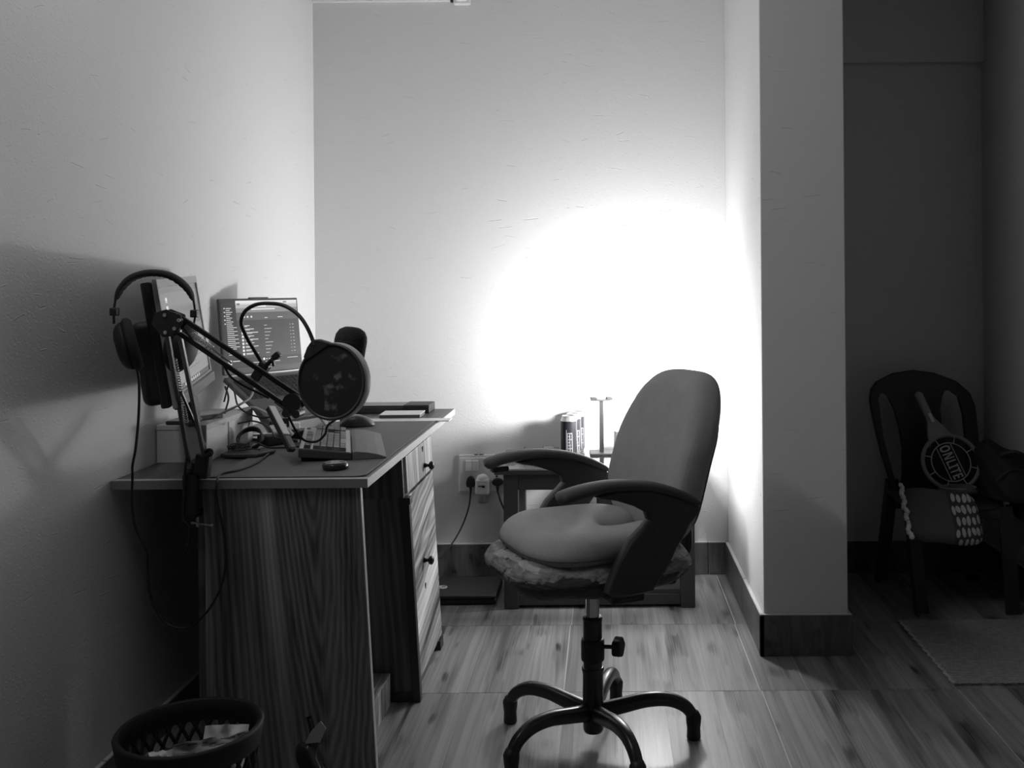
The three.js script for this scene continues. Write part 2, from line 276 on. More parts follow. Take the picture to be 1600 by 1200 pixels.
// ------------------------------------------------------------------ desk
const DH = 0.75, DX = -0.595, DN = -2.452, DF = -3.88;
const rack = (g) => { const p = g.attributes.position; for (let i = 0; i < p.count; i++) p.setX(i, p.getX(i) + (0.725 - p.getY(i)) * 0.05); g.computeVertexNormals(); return g; };   // the frame leans towards the wall
const flat = (g) => (g.index ? g.toNonIndexed() : g);
{
  const t = thing('desk', 'dark wood-grain desk with drawer cabinet standing along the left wall', 'desk', V(-0.915, 0, -3.15));
  wpart('desktop', boxUV(rbox(XL + 0.002, DX, 0.727, DH, DF, DN, 0.003), 0.9), mat(0.62, 0.4, { map: deskGrain }), t);
  wpart('edge_band', rbox(XL + 0.002, DX + 0.0005, 0.7275, 0.7495, DN - 0.002, DN + 0.0012, 0.0008), mat(0.2, 0.5), t);
  wpart('edge_band', rbox(DX - 0.001, DX + 0.0012, 0.7275, 0.7495, DF, DN, 0.0008), M.edge, t, 'pale edge strip');
  wpart('top_border', rbox(XL + 0.004, DX - 0.001, DH - 0.0005, DH + 0.0006, DN - 0.018, DN - 0.0005, 0.0003), M.edge, t, 'pale worn front border of the top');
  const uvPlane = (g, x0, x1, y0, y1) => { const p = g.attributes.position, uv = g.attributes.uv; for (let i = 0; i < p.count; i++) uv.setXY(i, (p.getX(i) - x0) / (x1 - x0), (p.getY(i) - y0) / (y1 - y0)); return g; };
  wpart('side_panel', rack(uvPlane(flat(rbox(-1.012, -0.617, 0, 0.727, -2.484, -2.466, 0.001, 1)), -1.03, -0.6, -0.05, 0.8)), mat(1, 0.42, { map: panelGrain }), t);
  wpart('panel_edge', rack(flat(rbox(-0.6175, -0.6155, 0, 0.727, -2.484, -2.4655, 0.0008, 1))), M.edge, t, 'pale edge strip');
  wpart('back_panel', boxUV(box(-1.03, -1.012, 0.1, 0.727, DF + 0.02, -2.484), 0.9), M.desk, t);
  wpart('kick_board', boxUV(rbox(-0.72, -0.64, 0, 0.092, -2.9, -2.484, 0.002), 0.5), mat(0.9, 0.45, { map: lightGrain }), t);
  wpart('cabinet_side', rack(boxUV(flat(box(-1.0, -0.606, 0.02, 0.726, -2.935, -2.917)), 0.6, 0.3)), mat(0.8, 0.42, { map: deskGrain }), t);
  wpart('cabinet_side', rack(boxUV(flat(box(-1.0, -0.606, 0.02, 0.726, -3.388, -3.37)), 0.6)), M.desk, t);
  wpart('cabinet_bottom', rack(boxUV(flat(box(-1.0, -0.612, 0.02, 0.04, -3.37, -2.935)), 0.6)), M.desk, t);
  wpart('cabinet_frame', [rack(flat(rbox(-0.614, -0.59, 0.0, 0.6, -2.94, -2.912, 0.002))), rack(flat(rbox(-0.62, -0.586, 0.585, 0.605, -2.945, -2.908, 0.002)))], mat(0.035, 0.5), t, 'dark front stile');
  for (const [z0, z1] of [[-2.975, -2.915], [-3.388, -3.33]]) wpart('cabinet_foot', rack(flat(box(-0.99, -0.6, 0, 0.03, z0, z1))), mat(0.04, 0.6), t);
  const shearUV = (g, k, s, o, level) => { const p = g.attributes.position, uv = g.attributes.uv; for (let i = 0; i < p.count; i++) level ? uv.setXY(i, (p.getY(i) + 0.22 * p.getZ(i)) * 1.6 + 0.95, -p.getZ(i) * 0.9 - 2.5) : uv.setXY(i, 0.5 + (-p.getZ(i) - 3.1 - k * p.getY(i)) * s + o, p.getY(i) * 0.7 + 0.1); return g; };
  const dr = wpart('drawer', rack(shearUV(flat(rbox(-0.618, -0.598, 0.612, 0.722, -3.37, -2.94, 0.002)), 0, 1.6, 0.1)), M.deskLight, t, 'pale drawer front with upright grain');
  const dd = wpart('door', rack(shearUV(flat(rbox(-0.618, -0.6, 0.045, 0.6, -3.37, -2.942, 0.002)), 0.75, 1.5, 0.3, true)), M.deskLight, t, 'pale cabinet door with slanting grain');
  const knob = (name, c, parent) => {
    const g = lathe([[0, 0], [0.0085, 0], [0.0075, 0.004], [0.005, 0.01], [0.0055, 0.014], [0.0125, 0.018], [0.0145, 0.023], [0.012, 0.029], [0.006, 0.032], [0, 0.0325]], 24).rotateZ(-Math.PI / 2).translate(c.x, c.y, c.z);
    wpart(name, g, M.blackGloss, parent);
  };
  const hole = (c, parent) => wpart('keyhole', [cyl(0.006, 0.006, 0, 0.003, 16).rotateZ(-Math.PI / 2).translate(c.x, c.y + 0.003, c.z), rbox(c.x, c.x + 0.003, c.y - 0.009, c.y, c.z - 0.003, c.z + 0.003, 0.001)], M.darkMetal, parent);
  const lean = (y) => (0.725 - y) * 0.05;
  knob('drawer_knob', V(-0.598 + lean(0.645), 0.645, -3.22), dr); hole(V(-0.599 + lean(0.7), 0.702, -3.2), dr);
  knob('door_knob', V(-0.6 + lean(0.36), 0.36, -3.13), dd); hole(V(-0.601 + lean(0.28), 0.28, -3.13), dd);
  wpart('far_panel', rack(boxUV(flat(box(-1.15, -0.74, 0, 0.727, DF + 0.01, DF + 0.028)), 0.7)), M.desk, t);
}
// desk mat with one rounded front corner
{
  const x0 = -1.0, x1 = DX - 0.012, z0 = -3.49, z1 = DN - 0.02, r = 0.03, pts = [[x0, -z1], [x1 - r, -z1]];
  for (let i = 1; i <= 6; i++) { const a = -Math.PI / 2 + i * Math.PI / 12; pts.push([x1 - r + Math.cos(a) * r, -z1 + r + Math.sin(a) * r]); }
  pts.push([x1, -z0], [x0, -z0]);
  const g = extrude(pts, 0.003, 0.0008, [], 1).rotateX(-Math.PI / 2).translate(0, DH + 0.0022, 0);
  const o = new THREE.Mesh(boxUV(g, 0.15), M.matPad); o.name = 'desk_mat'; o.userData = { label: 'thin dark grey desk mat covering most of the desk top', category: 'desk mat' }; o.castShadow = o.receiveShadow = true; scene.add(o);
}
// far end of the desk top: pale board, notebook, closed slim laptop
{
  const t = thing('white_board', 'thin pale strip board across the far end of the desk, overhanging its edge', 'board', V(-0.8, DH, -3.53));
  wpart('sheet', rbox(-0.98, -0.556, DH, DH + 0.004, -3.57, -3.5, 0.0015), M.whiteGloss, t);
  wpart('edge_trim', rbox(-0.98, -0.557, DH + 0.0008, DH + 0.0034, -3.5, -3.4985, 0.0006), M.paper, t);
  const n = thing('notebook', 'pale notebook with dark page edges lying behind the strip board at the desk end', 'notebook', V(-0.752, DH, -3.645), 0.03);
  part('pages', rbox(-0.073, 0.073, 0.0015, 0.0135, -0.06, 0.06, 0.001), mat(0.12, 0.8), n);
  part('cover', rbox(-0.075, 0.075, 0.0135, 0.0155, -0.062, 0.062, 0.0008), M.paper, n);
  part('back_cover', rbox(-0.075, 0.075, 0, 0.0015, -0.062, 0.062, 0.0005), M.black, n);
  const l = thing('flat_case', 'long dark flat case lying behind the pale notebook against the desk end', 'case', V(-0.8, DH, -3.79));
  wpart('body', rbox(-1.0, -0.672, DH, DH + 0.026, -3.86, -3.74, 0.004), M.darkPlastic, l);
  wpart('lid', rbox(-1.0, -0.675, DH + 0.026, DH + 0.03, -3.858, -3.742, 0.0015), M.blackGloss, l);
  wpart('end_cap', rbox(-0.77, -0.669, DH + 0.0005, DH + 0.032, -3.862, -3.736, 0.004), M.black, l);
}

// ------------------------------------------------------------------ office chair
const seat = V(-0.04, 0, -2.638);
{
  const t = thing('office_chair', 'worn grey swivel office chair with torn seat and curved dark arms', 'office chair', seat, Math.atan2(-0.436, -0.9));
  // local axes: x forwards (towards the desk), y up, z the far side
  // star base: five bent tube legs, built in world directions
  const hub = V(seat.x, 0, seat.z), legA = [150, 76.5, 5.6, -66, -138];
  for (const deg of legA) {
    const a = deg * Math.PI / 180, dx = Math.cos(a), dz = -Math.sin(a), at = (r, y) => V(hub.x + dx * r, y, hub.z + dz * r), side = V(-dz, 0, dx);
    const path = new THREE.CatmullRomCurve3([at(0.018, 0.088), at(0.08, 0.1), at(0.15, 0.112), at(0.21, 0.108), at(0.25, 0.088), at(0.272, 0.06)], false, 'centripetal'), pos = [], idx = [], n = 28, m = 14;
    for (let i = 0; i <= n; i++) {
      const q = path.getPoint(i / n), tg = path.getTangent(i / n), up = side.clone().cross(tg).normalize(); if (up.y < 0) up.negate();
      const hv = lerp(0.022, 0.0155, i / n), hs = lerp(0.017, 0.0145, i / n);
      for (let j = 0; j < m; j++) { const b = j / m * Math.PI * 2, c = Math.cos(b), s = Math.sin(b), e = (v) => Math.sign(v) * Math.pow(Math.abs(v), 0.75); const w = q.clone().addScaledVector(side, e(c) * hs).addScaledVector(up, e(s) * hv); pos.push(w.x, w.y, w.z); }
    }
    for (let i = 0; i < n; i++) for (let j = 0; j < m; j++) { const A = i * m + j, B = i * m + (j + 1) % m; idx.push(A, A + m, B, B, A + m, B + m); }
    for (const [k, f] of [[0, 1], [n * m, -1]]) for (let j = 1; j < m - 1; j++) f > 0 ? idx.push(k, k + j, k + j + 1) : idx.push(k, k + j + 1, k + j);
    const g = new THREE.BufferGeometry().setAttribute('position', new THREE.Float32BufferAttribute(pos, 3)); g.setIndex(idx); g.computeVertexNormals();
    if (new THREE.Vector3().fromBufferAttribute(g.attributes.normal, m * 8 + 3).y < 0) { g.setIndex(idx.reverse()); g.computeVertexNormals(); }
    const leg = wpart('base_leg', g, M.darkMetal, t);
    const c = at(0.272, 0), k = lathe([[0, 0], [0.0165, 0], [0.019, 0.004], [0.018, 0.03], [0.02, 0.044], [0.021, 0.06], [0.014, 0.074], [0, 0.078]], 20).translate(c.x, 0, c.z);
    wpart('caster', k, M.black, leg);
  }
  part('hub', lathe([[0, 0.035], [0.024, 0.035], [0.027, 0.042], [0.028, 0.12], [0.0275, 0.19], [0.03, 0.2], [0.03, 0.206], [0.026, 0.208], [0, 0.208]], 32), M.darkMetal, t);
  part('lower_tube', cyl(0.0255, 0.0255, 0.206, 0.335, 32), M.darkMetal, t);
  part('collar', lathe([[0.024, 0.222], [0.0305, 0.226], [0.0315, 0.232], [0.0315, 0.275], [0.03, 0.282], [0.0245, 0.283]], 32), M.black, t);
  part('tube_cap', lathe([[0.02, 0.333], [0.0265, 0.333], [0.0265, 0.341], [0.019, 0.343]], 32), M.black, t);
  part('gas_lift', cyl(0.0185, 0.0185, 0.335, 0.45, 32), M.chrome, t, 'shiny chrome column');
  {
    const stub = rod(V(hub.x + 0.03, 0.262, hub.z + 0.004), V(hub.x + 0.056, 0.262, hub.z + 0.007), 0.006), kn = [];
    const s = []; for (let i = 0; i < 40; i++) { const a = i / 40 * Math.PI * 2, r = 0.0255 + 0.0018 * Math.cos(a * 5); s.push([Math.cos(a) * r, Math.sin(a) * r]); }
    kn.push(extrude(s, 0.024, 0.005, [], 3).rotateY(Math.PI / 2 - 0.35).translate(hub.x + 0.068, 0.262, hub.z + 0.009));
    const k = wpart('height_knob', kn, M.blackSoft, t); wpart('knob_stub', stub, M.darkMetal, k);
  }
  part('seat_plate', [rbox(-0.13, 0.11, 0.435, 0.458, -0.09, 0.09, 0.006), lathe([[0.019, 0.415], [0.034, 0.418], [0.034, 0.44], [0, 0.44]], 24), rbox(-0.03, 0.06, 0.447, 0.47, -0.245, 0.245, 0.006)], M.black, t);
  // torn seat pad
  const padH = (y) => 0.235 + (y > 0.5 ? 0 : (0.5 - y) * -0.35);
  const pad = sdfMesh((x, y, z) => {
    const w = padH(y) + 0.006, e = Math.pow(Math.pow(Math.abs((x - 0.015) / (w + 0.02)), 3.4) + Math.pow(Math.abs(z / w), 3.4), 1 / 3.4) - 1;
    const bump = 0.004 * Math.sin(x * 31 + z * 17) + 0.004 * Math.sin(z * 43 - x * 12);
    return smax(e * w, Math.abs(y - 0.496 + 0.05 * Math.max(0, x - 0.16) * 1) - 0.049 + bump, 0.085);
  }, V(-0.3, 0.42, -0.3), V(0.32, 0.58, 0.3), 84);
  { const p = pad.attributes.position, uv = new Float32Array(p.count * 2); for (let i = 0; i < p.count; i++) { const x = p.getX(i), y = p.getY(i), z = p.getZ(i), a = Math.atan2(z, x), r = Math.hypot(x, z); uv[i * 2] = a / (2 * Math.PI) + 0.5; uv[i * 2 + 1] = clamp((y - 0.44) / 0.1 * 0.62 + (y > 0.5 ? clamp((0.3 - r) / 0.3) * 0.38 : 0)); } pad.setAttribute('uv', new THREE.BufferAttribute(uv, 2)); }
  const peel = tex(2048, 512, (u, v) => {          // cracked leather: black skin left at the bottom, grey backing above, pale foam in the tears
    const n = fbm(u * 40, v * 10, 40, 4, 6), n2 = fbm(u * 90, v * 24, 90, 3, 16), edge = 0.34 + 0.26 * (n - 0.5) + 0.3 * (fbm(u * 14, 0.5, 14, 2, 26) - 0.5) + 0.12 * (noise(u * 160, 0.5, 160, 27) - 0.5), near = sstep(0.52, 0.6, u) ;
    const k = v - edge - (1 - near) * 0 - sstep(0.27, 0.33, u) * (1 - sstep(0.42, 0.44, u)) * 0.14;
    let g = k < 0 ? 0.14 + 0.12 * n2 : 0.56 + 0.3 * (n2 - 0.5);
    if (k > -0.015 && k < 0.02) g = 0.3 + 0.3 * n2;
    const crack = Math.abs(fbm(u * 22, v * 6, 22, 3, 46) - 0.5); if (k > 0.05 && crack < 0.006 && n > 0.5) g = 0.75;
    const strip = Math.abs(v - 0.6 - 0.5 * Math.sin(u * 30) * 0.1 - 0.06 * n); if (k > 0.06 && strip < 0.045 && u > 0.4 && u < 0.56) g = 0.74 + 0.2 * (n2 - 0.5);
    if (k > 0.1 && n > 0.68) g = 0.3;
    return g;
  }, true);
  const peelB = tex(1024, 256, (u, v) => fbm(u * 60, v * 16, 60, 4, 6));
  part('torn_seat', pad, mat(0.8, 0.7, { map: peel, bumpMap: peelB, bumpScale: 0.006 }), t, 'peeling dark seat pad with pale backing showing');
  // backrest
  const back = sdfMesh((x, y, z) => {
    const yy = (y - 0.762) / 0.226, w = 0.216 - 0.034 * sstep(0.1, 1, yy) - 0.02 * sstep(-0.3, -1, yy);
    const e = (Math.pow(Math.pow(Math.abs(z / w), 3.8) + Math.pow(Math.abs(yy), 3.4), 1 / 3.6) - 1) * 0.19;
    const xc = -0.215 - 0.19 * (y - 0.6) + 0.75 * z * z * (0.6 + 0.4 * sstep(0.9, 0.5, y)) + 0.02 * Math.cos((y - 0.68) * 8);
    return smax(e, Math.abs(x - xc) - 0.048, 0.045);
  }, V(-0.44, 0.5, -0.27), V(-0.1, 1.05, 0.27), 84);
  part('backrest', boxUV(back, 0.14), M.fabric, t);
  part('back_shell', boxUV(sdfMesh((x, y, z) => {
    const yy = (y - 0.755) / 0.205, w = 0.19 - 0.05 * sstep(0.2, 1, yy), e = (Math.pow(Math.pow(Math.abs(z / w), 3) + Math.pow(Math.abs(yy), 3), 1 / 3) - 1) * 0.18;
    const xc = -0.256 - 0.19 * (y - 0.6) + 0.75 * z * z * (0.6 + 0.4 * sstep(0.9, 0.5, y)) + 0.02 * Math.cos((y - 0.68) * 8);
    return smax(e, Math.abs(x - xc) - 0.016, 0.02);
  }, V(-0.46, 0.5, -0.25), V(-0.15, 1.03, 0.25), 60), 0.2), M.darkPlastic, t, 'dark plastic back shell');
  part('back_bracket', tube([V(-0.08, 0.445, 0), V(-0.22, 0.445, 0), V(-0.285, 0.48, 0), V(-0.292, 0.56, 0), V(-0.293, 0.66, 0)], 0.017, 40, 10), M.darkMetal, t);
  // arms: pad swept along a curve, support plate below
  for (const s of [-1, 1]) {
    const sup = extrude([[0.088, 0.488], [0.082, 0.51], [0.06, 0.555], [0.025, 0.607], [-0.012, 0.638], [-0.027, 0.653], [-0.02, 0.672], [0.012, 0.69], [0.06, 0.708], [0.1, 0.716], [0.12, 0.724], [0.06, 0.736], [-0.04, 0.728], [-0.12, 0.7], [-0.172, 0.672], [-0.168, 0.655], [-0.142, 0.63], [-0.128, 0.606], [-0.104, 0.575], [-0.078, 0.53], [-0.052, 0.5], [-0.036, 0.478], [0.02, 0.474], [0.07, 0.476]], 0.034, 0.009, [], 3).translate(0, 0, s * 0.262);
    const arm = part('arm_support', toCreasedNormals(sup, 0.6), M.darkPlastic, t);
    const pc = new THREE.CatmullRomCurve3([V(0.212, 0.722, 0), V(0.17, 0.734, 0), V(0.1, 0.743, 0), V(0.03, 0.742, 0), V(-0.05, 0.729, 0), V(-0.12, 0.704, 0), V(-0.176, 0.674, 0)], false, 'centripetal'), pos = [], idx = [], n = 36, m = 16;
    for (let i = 0; i <= n; i++) {
      const f = i / n, q = pc.getPoint(f), tg = pc.getTangent(f), up = V(-tg.y, tg.x, 0); if (up.y < 0) up.negate();
      const end = Math.sqrt(clamp(1 - Math.pow(clamp(1 - f / 0.06), 2))) * Math.sqrt(clamp(1 - Math.pow(clamp((f - 0.96) / 0.04), 2)) * 0.999 + 0.001), w = lerp(0.031, 0.022, Math.pow(Math.abs(f - 0.3) / 0.7, 2)) * end, h = lerp(0.0155, 0.011, f) * Math.max(end, 0.05);
      for (let j = 0; j < m; j++) { const b = j / m * Math.PI * 2, e = (v) => Math.sign(v) * Math.pow(Math.abs(v), 0.8); const c = q.clone().addScaledVector(up, e(Math.sin(b)) * h); pos.push(c.x, c.y, s * 0.262 + e(Math.cos(b)) * w); }
    }
    for (let i = 0; i < n; i++) for (let j = 0; j < m; j++) { const A = i * m + j, B = i * m + (j + 1) % m; idx.push(A, B, A + m, B, B + m, A + m); }
    const g = new THREE.BufferGeometry().setAttribute('position', new THREE.Float32BufferAttribute(pos, 3)); g.setIndex(idx); g.computeVertexNormals();
    if (new THREE.Vector3().fromBufferAttribute(g.attributes.normal, m * 18 + 4).y < 0) { g.setIndex(idx.slice().reverse()); g.computeVertexNormals(); }
    part('arm_pad', g, mat(0.06, 0.6), arm);
    part('arm_bracket', rbox(-0.015, 0.045, 0.455, 0.49, Math.min(s * 0.2, s * 0.25), Math.max(s * 0.2, s * 0.25), 0.006), M.black, arm);
  }
  part('arm_rest_foot', rbox(0.14, 0.19, 0.7, 0.716, 0.25, 0.275, 0.004), M.black, t);
}
// loose cushion with a notch towards the backrest
{
  const t = thing('seat_cushion', 'thick grey foam seat cushion with a rear notch lying on the torn chair seat', 'cushion', V(seat.x, 0.528, seat.z), Math.atan2(-0.436, -0.9));
  const g = sdfMesh((x, y, z) => {
    const e = (Math.pow(Math.pow(Math.abs((x - 0.03) / 0.2), 3.2) + Math.pow(Math.abs(z / 0.215), 3.2), 1 / 3.2) - 1) * 0.19;
    const notch = Math.hypot(Math.max(0, x + 0.075), z) - 0.032, top = 0.083 - 0.02 * Math.exp(-(x * x * 60 + z * z * 45)) - 0.014 * sstep(0.1, 0.24, x), d2 = smax(e, -notch, 0.05);
    return smax(smax(d2, y - top, 0.055), 0.002 - y, 0.04);
  }, V(-0.22, -0.02, -0.25), V(0.27, 0.12, 0.25), 84);
  part('foam_cover', boxUV(g, 0.16), M.cushion, t);
  const rim = []; for (let i = 0; i <= 60; i++) { const a = -2.5 + i / 60 * 5, k = Math.pow(Math.pow(Math.abs(Math.cos(a)), 3.2) + Math.pow(Math.abs(Math.sin(a)), 3.2), -1 / 3.2); rim.push(V(0.03 + Math.cos(a) * k * 0.1985, 0.026, Math.sin(a) * k * 0.2135)); }
  part('seam_piping', tube(rim, 0.0022, 120, 6), mat(0.1, 0.9), t);
}

// ------------------------------------------------------------------ side table by the back wall
const TT = 0.537;
{
  const t = thing('side_table', 'low dark wooden side table with glass top against the back wall', 'table', V(-0.02, 0, -3.95));
  const dark = mat(0.045, 0.5), x0 = -0.392, x1 = 0.335, zf = -3.75, zb = -4.15;
  wpart('top_frame', [rbox(-0.425, 0.368, TT - 0.022, TT - 0.004, -3.775, -3.73, 0.003), rbox(-0.425, 0.368, TT - 0.022, TT - 0.004, -4.17, -4.14, 0.003), rbox(-0.425, -0.385, TT - 0.022, TT - 0.004, -4.14, -3.775, 0.003), rbox(0.328, 0.368, TT - 0.022, TT - 0.004, -4.14, -3.775, 0.003)], dark, t);
  wpart('glass_top', rbox(-0.422, 0.365, TT - 0.004, TT, -4.168, -3.732, 0.0015), phys(0.9, 0.03, { transmission: 1, thickness: 0 }), t, 'clear glass top');
  for (const [a, b] of [[x0, zf], [x1 - 0.055, zf], [x0, zb + 0.05], [x1 - 0.055, zb + 0.05]]) wpart('leg', rbox(a, a + 0.055, 0, TT - 0.022, b - 0.05, b, 0.003), dark, t);
  wpart('apron', [rbox(x0 + 0.055, x1 - 0.055, TT - 0.085, TT - 0.022, zf - 0.03, zf - 0.008, 0.002), rbox(x0 + 0.01, x0 + 0.03, TT - 0.085, TT - 0.022, zb + 0.05, zf - 0.05, 0.002), rbox(x1 - 0.03, x1 - 0.01, TT - 0.085, TT - 0.022, zb + 0.05, zf - 0.05, 0.002)], dark, t);
  wpart('lower_shelf', rbox(x0 + 0.01, x1 - 0.01, 0.052, 0.07, zb + 0.01, zf - 0.012, 0.002), dark, t);
  wpart('bottom_rail', rbox(x0 + 0.055, x1 - 0.055, 0.012, 0.052, zf - 0.035, zf - 0.008, 0.002), dark, t);
}
{ // dark box standing on the lower shelf, and a thin cable by the left leg
  const t = thing('dark_box', 'dark upright box standing on the crate under the side table', 'box', V(0.01, 0.2, -4.0));
  part('body', rbox(-0.05, 0.06, 0, 0.24, -0.08, 0.06, 0.006), M.darkPlastic, t);
  part('front_panel', rbox(-0.042, 0.052, 0.01, 0.23, 0.06, 0.064, 0.002), M.black, t);
  const b = thing('storage_crate', 'wide black crate filling the lower shelf under the side table', 'crate', V(-0.03, 0.07, -3.96));
  part('tub', rbox(-0.27, 0.3, 0, 0.12, -0.14, 0.13, 0.01), M.black, b);
  part('rim', rbox(-0.276, 0.306, 0.118, 0.13, -0.146, 0.136, 0.005), M.blackGloss, b);
}

// cans
{
  const label = canvasTex(1024, 512, (c, w, h) => {
    c.fillStyle = '#26262a'; c.fillRect(0, 0, w, h);
    for (const x0 of [450]) {
      c.strokeStyle = '#d8d8d8'; c.lineWidth = 7;
      for (let k = 0; k < 3; k++) { c.beginPath(); c.moveTo(x0 + k * 46, 90 + (k === 1 ? 10 : 0)); c.lineTo(x0 + 8 + k * 46, 250); c.lineTo(x0 + k * 46, 330 - k * 12); c.stroke(); }
      c.strokeRect(x0 - 24, 70, 4, 270);
      c.fillStyle = '#e6e6e6'; c.font = 'bold 74px sans-serif'; c.fillText('MONSTER', x0 - 150, 440); c.font = '26px sans-serif'; c.fillText('ENERGY', x0 - 20, 478);
    }
    c.fillStyle = '#8a8a8a'; for (let i = 0; i < 14; i++) c.fillRect(430, 90 + i * 24, 120 - (i * 37) % 60, 8);
  });
  const side = mat(1, 0.3, { map: label }), grp = 'energy drink cans on the side table';
  const spots = [[P(889, 708, 4.0), 'front dark drink can of the row beside the headphone stand'], [V(-0.135, 0, -4.07), 'second dark drink can, just behind the front can on the side table'], [V(-0.122, 0, -4.14), 'rearmost drink can of the row, nearest the back wall']];
  const t = thing('drink_can', spots[0][1], 'can', V(spots[0][0].x, TT, spots[0][0].z), Math.PI + 0.25, grp);
  part('can_body', lathe([[0.0325, 0.012], [0.033, 0.016], [0.033, 0.146]], 40), side, t);
  part('base_ring', lathe([[0, 0.004], [0.022, 0.004], [0.0245, 0], [0.027, 0.001], [0.0325, 0.012]], 40), M.alu, t);
  part('can_top', lathe([[0.033, 0.146], [0.0325, 0.149], [0.0275, 0.16], [0.0275, 0.165], [0.0265, 0.167], [0.025, 0.166], [0.024, 0.161], [0, 0.161]], 40), M.alu, t, 'bare metal shoulder and lid');
  part('pull_tab', rbox(-0.008, 0.014, 0.1615, 0.1635, -0.007, 0.007, 0.002), M.alu, t);
  for (const [p, l] of spots.slice(1)) { const c = t.clone(); c.name = numbered('drink_can'); c.position.set(p.x, TT, p.z); c.rotation.y = Math.PI + 0.25 + p.z; c.userData = { label: l, category: 'can', group: grp }; scene.add(c); }
}
// headphone stand, paper roll, small boxes
{
  const p = V(-0.018, TT, -4.06), t = thing('headphone_stand', 'empty slim headphone stand with square base on the side table', 'headphone stand', p, 0.05);
  part('base', rbox(-0.049, 0.049, 0, 0.009, -0.05, 0.05, 0.003), M.black, t);
  part('post', rbox(-0.009, 0.009, 0.009, 0.222, -0.006, 0.006, 0.002), mat(0.12, 0.25, { metalness: 0.8 }), t);
  part('cradle', extrude([[-0.045, 0.222], [-0.03, 0.22], [0, 0.219], [0.03, 0.22], [0.045, 0.222], [0.046, 0.229], [0.03, 0.226], [0, 0.2255], [-0.03, 0.226], [-0.046, 0.229]], 0.05, 0.001), M.black, t);
  for (const [x, z] of [[-0.034, -0.012], [-0.03, 0.014], [0.03, -0.014], [0.034, 0.012]]) part('cradle_pad', rbox(x - 0.012, x + 0.012, 0.226, 0.233, z - 0.008, z + 0.008, 0.002), M.blackSoft, t);
  const r = thing('tissue_roll', 'white paper roll standing on the side table behind the chair back', 'paper roll', V(0.083, TT, -4.03));
  part('paper', lathe([[0.021, 0], [0.05, 0], [0.0512, 0.002], [0.0512, 0.1], [0.05, 0.102], [0.021, 0.102]], 48), M.paper, r);
  part('core', lathe([[0.019, 0.001], [0.0215, 0.001], [0.0215, 0.101], [0.019, 0.101], [0.019, 0.001]], 32), mat(0.3, 0.9), r, 'grey cardboard core');
  const b = thing('adapter_box', 'small black box with a raised lid left of the drink cans', 'box', V(-0.243, TT, -4.0), 0.08);
  part('body', rbox(-0.05, 0.052, 0, 0.034, -0.035, 0.04, 0.003), M.black, b);
  part('raised_lid', rbox(-0.012, 0.03, 0.034, 0.041, -0.025, 0.025, 0.003), M.darkPlastic, b);
  part('side_rib', rbox(-0.0505, 0.0525, 0.012, 0.016, -0.0355, 0.0405, 0.001), M.darkPlastic, b);
  const f = thing('router', 'flat grey device with a stub aerial at the left end of the side table', 'device', V(-0.345, TT, -3.99), 0.05);
  part('case', rbox(-0.06, 0.06, 0, 0.022, -0.05, 0.05, 0.007, 4), mat(0.2, 0.5), f);
  part('dark_end', rbox(-0.062, -0.02, 0.004, 0.026, -0.045, 0.045, 0.006, 4), M.black, f);
  part('aerial', cyl(0.0025, 0.002, 0.02, 0.038, 10, 0.015, -0.03), M.black, f);
}

